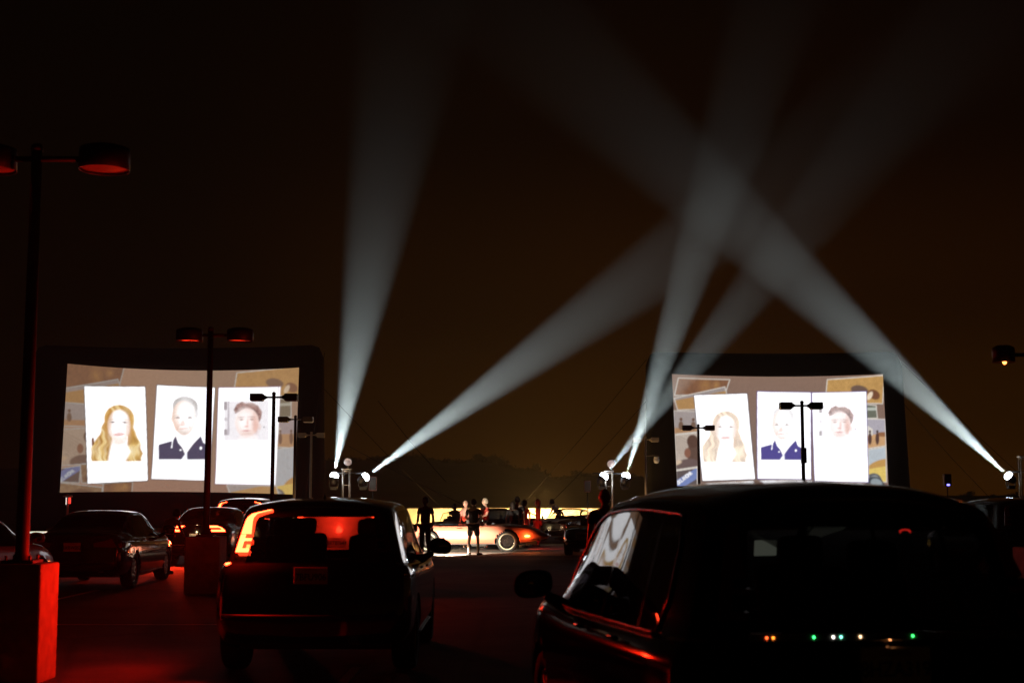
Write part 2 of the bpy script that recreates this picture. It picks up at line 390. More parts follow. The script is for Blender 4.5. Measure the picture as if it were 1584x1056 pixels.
def clipped(C, X, Y, quad, fn, *a):
    D = C.copy(); fn(D, X, Y, *a); m = cov(sd_poly(X, Y, quad) + 14, 2)
    for k in range(3): C[..., k] = C[..., k] * (1 - m) + D[..., k] * m
def card(C, X, Y, quad, outline):
    sd = sd_poly(X, Y, quad); put(C, cov(sd - 3.5) * .85, outline); put(C, cov(sd + .5), WHITE)
def mixw(c, k): return tuple(a * (1 - k) + w * k for a, w in zip(c, WHITE))
def woman(C, X, Y, cx, cy_, s, k):
    x = (X - cx) / s; y = (Y - cy_) / s
    wob = 7 * np.sin(y * .045 + 1) + 4 * np.sin(y * .11)
    st = vnoise(x + wob + 900, y * .14 + 900, 8, 3); s2 = vnoise(x + wob * 1.3 + 700, y * .08 + 300, 17, 4)
    out = cov(sd_poly(x + wob * .6, y, [(-72, -40), (-84, 10), (-104, 60), (-140, 100), (-146, 203), (116, 203), (128, 160), (112, 110), (88, 50), (78, -30)]), 9)
    hair = np.maximum(ell(x, y, 2, -30, 80, 78, 0, 5), out) * cov(y - 203, 2)
    put(C, hair, mixw(S(234, 192, 112), k)); put(C, hair * np.clip(st * 1.6 - .5, 0, 1) * .9, mixw(S(255, 238, 190), k)); put(C, hair * np.clip(s2 * 2 - .9, 0, 1) * .75, mixw(S(176, 116, 44), k * .7))
    put(C, hair * np.clip(.5 - st, 0, .5) * 1.3 * cov(-(y - 40), 60), mixw(S(128, 74, 26), k * .7))
    put(C, cov(sd_poly(x, y, [(-30, 60), (36, 60), (44, 110), (62, 150), (34, 203), (-58, 203), (-48, 140)]), 14) * cov(y - 203, 2), mixw(S(255, 238, 228), .62 + k * .3))
    put(C, ell(x, y, 0, 96, 36, 16, 0, 18) * .5 * (1 - k), S(240, 200, 175))
    put(C, ell(x, y, 0, 6, 61, 86, 0, 7), mixw(S(252, 226, 208), .25 + k * .6)); put(C, ell(x, y, 4, 0, 48, 70, 0, 26), mixw(S(255, 246, 240), .75))
    put(C, hair * ell(x, y, -58, -20, 20, 70, .2, 14) * .5, mixw(S(200, 140, 62), k)); put(C, hair * ell(x, y, 66, 0, 14, 80, -.1, 12) * .5, mixw(S(196, 134, 58), k))
    put(C, ell(x, y, 46, 26, 14, 52, -.12, 18) * .5 * (1 - k * .6), S(238, 196, 170)); put(C, ell(x, y, -46, 30, 10, 46, .15, 14) * .35 * (1 - k * .6), S(240, 200, 176))
    for ex in (-33, 30):
        put(C, ell(x, y, ex, -12, 15, 4.5, .05, 4) * .8 * (1 - k * .6), S(176, 150, 140)); put(C, ell(x, y, ex, -12, 6, 3.4, 0, 2) * (1 - k * .8), S(96, 80, 78)); put(C, ell(x, y, ex, -27, 19, 2.6, -.06 if ex < 0 else .06, 4) * (1 - k * .7) * .6, S(206, 160, 116))
    put(C, ell(x, y, 8, 6, 4, 24, .08, 9) * .3 * (1 - k * .6), S(240, 205, 190)); put(C, ell(x, y, -2, 26, 13, 4, 0, 5) * .55 * (1 - k * .6), S(232, 180, 166))
    put(C, ell(x, y, 0, 54, 27, 8, -.08, 5) * (1 - k * .6), S(232, 158, 152)); put(C, ell(x, y, 0, 53, 20, 2.6, -.08, 2) * (1 - k * .5), S(255, 244, 240)); put(C, ell(x, y, 0, 72, 16, 3, 0, 8) * .3 * (1 - k), S(230, 190, 170))
    put(C, cov(np.abs(x - 44 + (y - 60) * .16 + 3 * np.sin(y * .05)) - 2.2, 3) * (y > 62) * (y < 200), WHITE)
def man_grey(C, X, Y, cx, cy_, s, k, shirt):
    x = (X - cx) / s; y = (Y - cy_) / s
    put(C, ell(x, y, 8, -55, 68, 55, .1, 5) * .9, mixw(S(188, 180, 176), k)); put(C, ell(x, y, 10, -74, 58, 24, .12, 9) * (.35 + .5 * vnoise(x + 400, y + 400, 7, 21)), mixw(S(165, 156, 150), k)); put(C, ell(x, y, -50, -20, 12, 40, .1, 8) * .6, mixw(S(176, 168, 162), k)); put(C, ell(x, y, 64, -20, 12, 42, -.1, 8) * .7, mixw(S(166, 158, 152), k)); put(C, ell(x, y, 4, -26, 52, 50, 0, 16), mixw(S(252, 232, 218), .55))
    put(C, ell(x, y, 0, 10, 62, 96, -.05, 5) * .9, mixw(S(240, 206, 184), k * .8)); put(C, ell(x, y, 12, 0, 46, 78, -.05, 40), mixw(S(255, 246, 238), .8))
    put(C, ell(x, y, -4, 92, 34, 14, 0, 16) * .4, mixw(S(206, 196, 190), k)); put(C, ell(x, y, -40, 60, 12, 34, .2, 16) * .4, mixw(S(232, 180, 156), k)); put(C, ell(x, y, -2, 118, 44, 10, 0, 12) * .55, mixw(S(222, 172, 146), k))
    put(C, ell(x, y, -62, 18, 9, 18, 0, 4) * .6, mixw(S(238, 200, 180), k))
    put(C, cov(sd_poly(x, y, [(-135, 160), (-60, 138), (-44, 112), (-30, 150), (10, 200), (50, 155), (90, 112), (104, 150), (136, 168), (136, 243), (-135, 243)])), shirt)
    put(C, cov(sd_poly(x, y, [(-34, 112), (86, 112), (52, 152), (8, 216), (-8, 180)]), 5), mixw(S(250, 236, 226), .65))
    put(C, cov(np.abs(x + 62 + (y - 150) * .12) - 2.5, 2) * (y > 128) * (y < 178), WHITE); put(C, cov(sd_poly(x, y, [(4, 216), (16, 200), (18, 243), (-14, 243)])), mixw(S(220, 222, 240), .5))
    put(C, ell(x, y, 90, 180, 6, 8), WHITE); put(C, ell(x, y, -18, 190, 5, 4), WHITE)
    for ex in (-32, 32):
        put(C, ell(x, y, ex, 10, 15, 5, 0, 3) * .75 * (1 - k * .3), S(175, 150, 140)); put(C, ell(x, y, ex, 7, 7, 3, 0, 2) * .7, S(110, 90, 85)); put(C, ell(x, y, ex, -4, 19, 2.5, .1 * ex / 32, 3) * .45, S(190, 160, 145))
    put(C, ell(x, y, -4, 40, 12, 16, 0, 9) * .6, S(236, 190, 172)); put(C, ell(x, y, -14, 50, 5, 3, 0, 3) * .5, S(190, 120, 104)); put(C, ell(x, y, 8, 50, 4, 2.5, 0, 3) * .4, S(200, 136, 118)); put(C, ell(x, y, -2, 70, 26, 3.5, -.12, 4) * .6, S(220, 150, 138)); put(C, ell(x, y, -2, 66, 20, 2, -.12, 3) * .5, S(255, 250, 246)); put(C, ell(x, y, -30, 62, 4, 16, .5, 6) * .35, S(220, 170, 150)); put(C, ell(x, y, 30, 60, 4, 16, -.5, 6) * .35, S(220, 170, 150)); put(C, ell(x, y, 0, 100, 24, 5, 0, 10) * .35, S(225, 190, 170))
def man_dark(C, X, Y, cx, cy_, s, k, left):
    x = (X - cx) / s; y = (Y - cy_) / s
    room = cov(sd_poly(x, y, [(-118, -100), (118, -100), (118, 120), (-122, 120)]), 3)
    put(C, room * (.75 if left else .22), mixw(S(226, 218, 222), k * .6)); put(C, cov(sd_poly(x, y, [(-100, -100), (-92, -100), (-92, 88), (-104, 88)])) * (.8 if left else .3), S(190, 180, 188))
    for (a, b) in ((-98, -52), (-10, 10), (56, 88)): put(C, cov(sd_poly(x, y, [(-122, a), (-104, a), (-104, b), (-122, b)])) * (.7 if a != -10 else .35), S(125, 105, 110))
    if not left: put(C, cov(sd_poly(x, y, [(84, -100), (112, -100), (112, 110), (80, 110)]), 3) * .25, S(210, 180, 215))
    tn = vnoise(x + 500, y + 500, 9, 11)
    put(C, cov(sd_poly(x, y, [(-170, 150), (-60, 118), (0, 112), (66, 118), (140, 150), (140, 300), (-170, 300)]), 6), WHITE)
    hair = cov(sd_poly(x, y, [(-60, -30), (-68, -52), (-52, -82), (-24, -96), (-6, -86), (30, -88), (62, -70), (82, -36), (78, -2), (66, 22), (56, -18), (36, -48), (-10, -52), (-44, -38)]), 6)
    put(C, hair, mixw(S(172, 128, 118), k * .5)); put(C, hair * np.clip(tn * 1.8 - .5, 0, 1) * .7, mixw(S(104, 66, 60), k * .3)); put(C, hair * ell(x, y, 20, -90, 60, 16, .2, 14) * .4, S(236, 214, 206))
    put(C, ell(x, y, 2, 22, 62, 80, 0, 8), mixw(S(240, 204, 190), .1 + k)); put(C, ell(x, y, -12, 10, 40, 58, 0, 40), mixw(S(255, 240, 234), .35)); put(C, ell(x, y, 0, 92, 30, 12, 0, 14) * .4, mixw(S(222, 190, 180), k)); put(C, cov(sd_poly(x, y, [(36, -40), (58, -20), (66, 26), (50, 84), (36, 60)]), 14) * .45, S(246, 200, 186))
    put(C, ell(x, y, 70, 46, 8, 18, 0, 4) * .5, S(244, 208, 196)); put(C, cov(sd_poly(x, y, [(-40, 92), (50, 88), (64, 130), (10, 170), (-46, 150)]), 12) * .55, mixw(S(252, 226, 216), .4))
    for ex in (-28, 28):
        put(C, ell(x, y, ex, 2, 15, 7, 0, 8) * .5 * (1 - k), S(214, 166, 152)); put(C, ell(x, y, ex, 5, 8, 3, 0, 2) * .8 * (1 - k * .6), S(120, 92, 90)); put(C, ell(x, y, ex, -10, 18, 3, .08 if ex > 0 else -.08, 4) * .6 * (1 - k * .5), S(150, 104, 94))
    put(C, ell(x, y, 5, 22, 6, 26, .05, 9) * .6 * (1 - k * .4), S(236, 176, 160)); put(C, ell(x, y, -2, 42, 12, 5, 0, 4) * .6 * (1 - k * .4), S(222, 150, 138)); put(C, ell(x, y, -3, 66, 22, 4.5, 0, 4) * .75 * (1 - k * .3), S(214, 132, 130)); put(C, ell(x, y, -3, 80, 20, 5, 0, 8) * .4, S(228, 180, 168))
    put(C, ell(x, y, 46, 40, 16, 40, -.2, 18) * .45, S(226, 168, 152)); put(C, ell(x, y, 92, 48, 3.5, 3.5, 0, 2) * .8, S(60, 50, 60))
    put(C, cov(np.abs(np.hypot(x, (y - 112) * 1.6) - 58) - 2, 3) * (y > 118) * .35, S(240, 190, 190))

def picture_colors(side, U, V, tl, tr, brr, bl):
    """U,V in 0..1, V up; returns linear colours; painted in the pixel frame of one close view of the picture"""
    def bil(k): return (tl[k] * (1 - U) + tr[k] * U) * V + (bl[k] * (1 - U) + brr[k] * U) * (1 - V)
    X, Y = bil(0), bil(1); C = np.zeros(X.shape + (3,))
    n1 = vnoise(X, Y, 6, 1)
    if side == 'left':
        put(C, np.ones(X.shape), S(150, 122, 102)); put(C, cov(-(Y - 760), 260) * .35, S(140, 100, 90)); put(C, cov(X - 560, 700) * .3, S(160, 112, 80))
        D = (.58, (1.0, .88, .76), .34, .42)
        snap(C, X, Y, [(80, 190), (430, 190), (392, 330), (80, 360)], 'warm', D); snap(C, X, Y, [(90, 345), (388, 278), (430, 420), (80, 430)], 'dune', D)
        snap(C, X, Y, [(60, 415), (300, 425), (300, 545), (60, 548)], 'pair', D); snap(C, X, Y, [(60, 560), (300, 545), (300, 740), (60, 760)], 'portrait', D)
        snap(C, X, Y, [(60, 770), (190, 752), (182, 850), (60, 840)], 'sign', (.6, (1, .95, .95), .25, .4)); snap(C, X, Y, [(182, 745), (320, 740), (330, 860), (190, 850)], 'dark', D)
        snap(C, X, Y, [(60, 838), (305, 872), (300, 940), (60, 940)], 'dark', D); snap(C, X, Y, [(306, 850), (466, 842), (460, 940), (300, 940)], 'warm', D)
        lettering(C, X, Y, 'OKLAHOMA', 78, 842, -.62, 17, S(176, 176, 176), 1.6)
        D = (.85, (1.0, .92, .82), .38, .62)
        snap(C, X, Y, [(1018, 240), (1380, 220), (1380, 400), (1000, 350)], 'grass', D); snap(C, X, Y, [(1230, 390), (1310, 398), (1310, 500), (1230, 500)], 'green', D)
        snap(C, X, Y, [(1220, 500), (1380, 510), (1380, 670), (1220, 660)], 'walkers', (.8, (1, .92, .84), .45, .62)); snap(C, X, Y, [(1200, 672), (1380, 650), (1380, 930), (1200, 930)], 'field', (.85, (1, .9, .8), .25, .62))
        snap(C, X, Y, [(960, 862), (1230, 866), (1250, 940), (985, 930)], 'dune', D)
        card(C, X, Y, [(1160, 335), (1250, 332), (1222, 862), (1130, 862)], S(210, 195, 200))
        card(C, X, Y, [(208, 328), (530, 318), (543, 840), (225, 852)], S(40, 34, 30)); card(C, X, Y, [(594, 308), (902, 322), (868, 841), (563, 830)], S(50, 36, 52)); card(C, X, Y, [(922, 324), (1240, 331), (1205, 862), (903, 858)], S(130, 90, 120))
        clipped(C, X, Y, [(208, 328), (530, 318), (543, 840), (225, 852)], woman, 390, 530, 1.0, .0); put(C, cov(sd_poly(X, Y, [(245, 605), (258, 605), (258, 640), (245, 650)]), 3), S(120, 70, 30))
        clipped(C, X, Y, [(594, 308), (902, 322), (868, 841), (563, 830)], man_grey, 735, 480, 1.0, .08, S(84, 76, 98)); clipped(C, X, Y, [(922, 324), (1240, 331), (1205, 862), (903, 858)], man_dark, 1070, 500, 1.0, .1, True)
    else:
        put(C, np.ones(X.shape), S(130, 108, 98)); put(C, cov(Y - 420, 420) * .35, S(150, 115, 92))
        D = (.85, (1.0, .9, .82), .25, .8)
        snap(C, X, Y, [(236, 218), (516, 218), (490, 300), (214, 320)], 'warm', D); snap(C, X, Y, [(212, 330), (488, 258), (520, 380), (232, 398)], 'dune', D); snap(C, X, Y, [(210, 398), (360, 398), (360, 512), (212, 530)], 'pair', D)
        snap(C, X, Y, [(216, 530), (352, 512), (352, 702), (222, 722)], 'portrait', (.95, (1, .95, .92), .1, .85)); snap(C, X, Y, [(222, 722), (343, 704), (343, 830), (222, 830)], 'sign', (1.0, (1, 1, 1), .05, .9), 6)
        lettering(C, X, Y, 'OKLAHOMA', 238, 798, -.66, 17, S(245, 245, 250), 2.2)
        D = (1.0, (1.0, .95, .88), .0, .9)
        snap(C, X, Y, [(1030, 218), (1340, 205), (1330, 362), (1020, 345)], 'grass', D); snap(C, X, Y, [(1240, 358), (1296, 366), (1303, 438), (1240, 438)], 'green', D)
        snap(C, X, Y, [(1242, 436), (1345, 440), (1348, 585), (1242, 602)], 'walkers', D); snap(C, X, Y, [(1250, 602), (1348, 586), (1352, 778), (1252, 778)], 'field', D)
        put(C, ell(X, Y, 1290, 790, 50, 40, .4, 5), S(70, 74, 80)); put(C, ell(X, Y, 1296, 782, 32, 24, .4, 6), S(150, 160, 165))
        card(C, X, Y, [(322, 312), (605, 296), (648, 768), (368, 778)], S(48, 34, 52)); card(C, X, Y, [(660, 285), (945, 290), (947, 766), (662, 766)], S(84, 60, 150)); card(C, X, Y, [(952, 292), (1240, 292), (1252, 778), (967, 775)], S(84, 60, 150))
        clipped(C, X, Y, [(322, 312), (605, 296), (648, 768), (368, 778)], woman, 492, 493, .90, .38); clipped(C, X, Y, [(660, 285), (945, 290), (947, 766), (662, 766)], man_grey, 792, 460, .83, .45, S(88, 80, 150)); clipped(C, X, Y, [(952, 292), (1240, 292), (1252, 778), (967, 775)], man_dark, 1100, 450, .9, .35, False)
    for k in range(3): C[..., k] *= (.94 + .12 * n1)
    for _ in range(1):                                                   # the projector is never pin sharp
        D = np.pad(C, ((1, 1), (1, 1), (0, 0)), 'edge'); C = (D[1:-1, 1:-1] * 2 + D[:-2, 1:-1] + D[2:, 1:-1] + D[1:-1, :-2] + D[1:-1, 2:]) / 6
    return np.clip(C, 0, None)

PICM = bpy.data.materials.new('projected_picture'); PICM.use_nodes = True
_n = PICM.node_tree.nodes; _n.remove(_n['Principled BSDF']); _e = _n.new('ShaderNodeEmission'); _a = _n.new('ShaderNodeAttribute'); _a.attribute_name = 'paint'
PICM.node_tree.links.new(_a.outputs['Color'], _e.inputs[0]); PICM.node_tree.links.new(_e.outputs[0], _n['Material Output'].inputs[0]); _e.inputs[1].default_value = 1.0

def screen(side, d, pic, sag, out, botz, crop, label, ropes):
    """pic: picture corners TL TR BR BL in px; out: outer frame x0,x1 at top, x0,x1 at bottom, top y"""
    TL, TR, BR, BL = [Wp(*p, d) for p in pic]; c0 = (BL + BR) / 2
    root = thing('inflatable_screen', label, 'movie screen', (c0.x, d, 0), 0, 'inflatable cinema screens')
    base = Vector((c0.x, d, 0)); TL, TR, BR, BL = [p - base for p in (TL, TR, BR, BL)]
    NX, NZ = 340, 186
    U, V = np.meshgrid(np.linspace(0, 1, NX), np.linspace(0, 1, NZ))
    def bil(k): return (TL[k] * (1 - U) + TR[k] * U) * V + (BL[k] * (1 - U) + BR[k] * U) * (1 - V)
    sg = (1 - (2 * U - 1) ** 2)
    PX, PY, PZ = bil(0), bil(1) + .10 * sg * 4 * V * (1 - V), bil(2) - sag * sg * (V - .35 * (1 - V))
    verts = np.stack([PX, PY, PZ], -1).reshape(-1, 3)
    idx = np.arange(NX * NZ).reshape(NZ, NX); faces = np.stack([idx[:-1, :-1], idx[:-1, 1:], idx[1:, 1:], idx[1:, :-1]], -1).reshape(-1, 4)
    me = bpy.data.meshes.new('projected_picture'); me.from_pydata(verts.tolist(), [], faces.tolist()); me.update()
    C = picture_colors(side, U, V, *crop); C = np.concatenate([C, np.ones(C.shape[:2] + (1,))], -1).reshape(-1)
    at = me.color_attributes.new('paint', 'FLOAT_COLOR', 'POINT'); at.data.foreach_set('color', C.astype(np.float32))
    me.materials.append(PICM); po = bpy.data.objects.new('projected_picture', me); COL.objects.link(po); po.parent = root
    # inflated black frame: ring swept between the picture edge and a rounded outer outline
    x0t, x1t, x0b, x1b, yt = out
    OTL, OTR = Wp(x0t, yt, d) - base, Wp(x1t, yt, d) - base; OBL, OBR = Wp(x0b, 762, d) - base, Wp(x1b, 762, d) - base
    nn = 24; ring = []
    def outer(u, v):
        u_, v_ = u, v
        p = (OTL * (1 - u_) + OTR * u_) * v_ + (OBL * (1 - u_) + OBR * u_) * (1 - v_)
        zb = botz; zt = p.z if v_ == 1 else None
        q = Vector((p.x, 0, 0)); top = (OTL.z * (1 - u_) + OTR.z * u_) - sag * .8 * (1 - (2 * u_ - 1) ** 2)
        q.z = zb + (top - zb) * v_
        return q
    def inner(u, v):
        p = (TL * (1 - u) + TR * u) * v + (BL * (1 - u) + BR * u) * (1 - v); s_ = 1 - (2 * u - 1) ** 2
        return Vector((p.x, 0, p.z - sag * s_ * (v - .35 * (1 - v))))
    per = [(k / nn, 0) for k in range(nn)] + [(1, k / nn) for k in range(nn)] + [(1 - k / nn, 1) for k in range(nn)] + [(0, 1 - k / nn) for k in range(nn)]
    vs = []; fs = []; m = 14; dep = .55
    for (u, v) in per:
        a = inner(u, v); b = outer(u, v)
        du, dv = min(u, 1 - u), min(v, 1 - v); rc = .035
        if du < rc * 1.2 and dv < rc * 2.2:                                # round the outer corners
            k = (1 - du / (rc * 1.2)) * (1 - dv / (rc * 2.2)); cxc = outer(.5, .5); b = b + (cxc - b).normalized() * (.30 * k)
        for j in range(m):
            q = 2 * math.pi * j / m; t = .5 - .5 * math.cos(q); e = math.sin(q)
            p = a * (1 - t) + b * t; p.y = -dep * math.copysign(abs(e) ** .6, e) * 1.0 + .02
            p += (b - a) * (-.015)
            vs.append(p)
    K = len(per)
    for i in range(K):
        for j in range(m): fs.append((i * m + j, i * m + (j + 1) % m, ((i + 1) % K) * m + (j + 1) % m, ((i + 1) % K) * m + j))
    obj('frame', vs, fs, VINYL, root)
    mb = MB(); cw = [inner(0, 0), inner(1, 0), inner(1, 1), inner(0, 1)]
    mb.add([Vector((p.x, .25, p.z - sag * .9 * (i > 1))) for i, p in enumerate(cw)], [(0, 1, 2, 3)]); mb.build('backing', VINYL, root)
    w = OBR.x - OBL.x
    for k in (.03, .35, .65, .97):
        x = OBL.x + w * k; MB().lathe([(.02, botz + .7), (.42, botz + .5), (.5, botz * .5 + .2), (.46, .02)], 16, Matrix.Translation((x, 0, 0))).build('foot', VINYL, root, True)
    for (a, b) in ropes:
        A = Wp(*a) - base; B = Wp(*b) - base; mid = (A + B) / 2 - Vector((0, 0, .12)); MB().tube([A, mid, B], .015, 5).build('guy_rope', ROPE, root, True)
    return root

CROP1 = ((117, 212), (1352, 233), (1328, 913), (75, 898)); CROP2 = ((202, 200), (1330, 200), (1362, 812), (230, 808))
screen('left', 72.0, [(104, 562), (463, 568), (456.5, 765), (92, 762)], .24, (52, 502, 44, 504, 532), .15, CROP1,
       'wide black inflatable screen on the left whose picture is cut by a dark lamp post',
       [((502, 545, 72), (468, 800, 66)), ((540, 690, 70), (760, 800, 62)), ((585, 620, 74), (690, 745, 66)), ((500, 600, 72.5), (700, 802, 76))])
screen('right', 78.0, [(1039, 578), (1366, 578), (1375, 756), (1047, 752)], .14, (998, 1393, 999, 1410, 543), .3, CROP2,
       'black inflatable screen on the right, rising behind the roof of the closest car',
       [((1000, 556, 78), (798, 792, 74)), ((1000, 620, 78), (830, 800, 72)), ((1394, 620, 78), (1560, 800, 70)), ((1394, 560, 78), (1640, 790, 76))])

# ------------------------------------------------------------------ cars
def pchip(xk, yk, x):
    xk = np.asarray(xk, float); yk = np.asarray(yk, float); h = np.diff(xk); dl = np.diff(yk) / h; n = len(xk); d = np.zeros(n)
    for i in range(1, n - 1):
        if dl[i - 1] * dl[i] > 0: w1 = 2 * h[i] + h[i - 1]; w2 = h[i] + 2 * h[i - 1]; d[i] = (w1 + w2) / (w1 / dl[i - 1] + w2 / dl[i])
    d[0], d[-1] = dl[0], dl[-1]
    i = np.clip(np.searchsorted(xk, x) - 1, 0, n - 2); t = (x - xk[i]) / h[i]
    return yk[i] * (1 + 2 * t) * (1 - t) ** 2 + h[i] * d[i] * t * (1 - t) ** 2 + yk[i + 1] * t * t * (3 - 2 * t) + h[i] * d[i + 1] * t * t * (t - 1)

SUV = dict(t='suv', crown=.45, L=4.6, keys=[  # y, half width, bottom, belt, top, roof half width, cabin
    (0.0, .83, .40, 1.06, 1.60, .60, 1), (.2, .90, .30, 1.05, 1.645, .64, 1), (.8, .925, .24, 1.03, 1.675, .66, 1), (1.6, .93, .22, 1.01, 1.69, .665, 1), (2.4, .93, .22, .99, 1.665, .65, 1),
    (2.85, .93, .22, .98, 1.59, .65, 1), (3.25, .93, .22, .985, 1.34, .69, 1), (3.62, .93, .22, .985, 1.09, .76, .8), (3.78, .925, .22, .975, 1.04, .78, 0), (4.2, .89, .24, .92, .98, .7, 0), (4.48, .80, .28, .80, .88, .6, 0), (4.6, .70, .34, .70, .78, .55, 0)],
    rear=[(.2, .05), (.55, 0), (.75, .03), (1.0, .10), (1.3, .24), (1.65, .40)], front=[(.2, .12), (.5, 0), (.8, .06), (1.0, .15)], wheels=(.82, 3.62), R=.35,
    ws=(2.88, 3.70), rw=None, panes=[(.62, 1.06), (1.12, 1.98), (2.04, 3.05)], bulge=.09)
SEDAN = dict(t='sedan', L=4.75, keys=[
    (0.0, .80, .38, .92, 1.02, .60, 0), (.2, .87, .30, .94, 1.07, .64, 0), (.62, .91, .24, .95, 1.09, .68, .3), (.85, .915, .22, .95, 1.15, .66, .9), (1.45, .92, .20, .94, 1.37, .60, 1), (1.95, .92, .19, .93, 1.445, .575, 1), (2.5, .92, .19, .92, 1.44, .575, 1),
    (2.95, .92, .19, .91, 1.36, .59, 1), (3.35, .92, .19, .91, 1.16, .64, 1), (3.72, .92, .19, .91, .99, .74, .7), (3.86, .915, .20, .90, .965, .76, 0), (4.3, .89, .22, .82, .88, .7, 0), (4.62, .80, .26, .70, .77, .6, 0), (4.75, .70, .30, .58, .66, .55, 0)],
    rear=[(.2, .08), (.45, 0), (.7, .03), (1.0, .06), (1.1, .02)], front=[(.2, .12), (.45, 0), (.7, .06), (.9, .14)], wheels=(1.0, 3.80), R=.335,
    ws=(3.0, 3.80), rw=(.84, 1.50), panes=[(1.05, 1.42), (1.50, 2.20), (2.28, 3.30)], bulge=.07)
COUPE = dict(t='coupe', L=4.7, keys=[
    (0.0, .76, .36, .80, .86, .6, 0), (.25, .84, .30, .84, .92, .64, 0), (.9, .90, .26, .86, .95, .66, .2), (1.15, .90, .24, .86, 1.02, .62, .9), (1.7, .90, .22, .85, 1.24, .54, 1), (2.1, .90, .22, .85, 1.28, .53, 1),
    (2.5, .90, .22, .84, 1.26, .53, 1), (2.85, .90, .22, .84, 1.06, .60, 1), (3.12, .90, .22, .84, .92, .68, .5), (3.25, .90, .22, .84, .90, .7, 0), (4.1, .89, .24, .82, .87, .7, 0), (4.55, .84, .30, .78, .82, .66, 0), (4.7, .78, .36, .72, .76, .6, 0)],
    rear=[(.2, .1), (.5, 0), (.9, .05)], front=[(.2, .12), (.5, .02), (.75, 0), (.9, .04)], wheels=(1.0, 3.85), R=.33,
    ws=(2.52, 3.18), rw=(1.12, 1.68), panes=[(1.35, 1.75), (1.85, 2.75)], bulge=.05)
ROADSTER = dict(t='roadster', L=4.9, keys=[
    (0.0, .70, .40, .68, .74, .5, 0), (.3, .80, .34, .76, .82, .6, 0), (1.0, .86, .28, .80, .87, .64, 0), (1.7, .87, .26, .79, .84, .64, 0), (2.9, .87, .26, .79, .85, .64, 0), (3.6, .87, .26, .80, .88, .6, 0), (4.3, .82, .30, .74, .82, .56, 0), (4.7, .70, .36, .62, .69, .5, 0), (4.9, .52, .42, .52, .58, .4, 0)],
    rear=[(.2, .15), (.5, 0), (.9, .10)], front=[(.2, .15), (.5, 0), (.8, .12)], wheels=(1.15, 3.62), R=.335, ws=None, rw=None, panes=[], bulge=.06, cockpit=(1.5, 2.85))

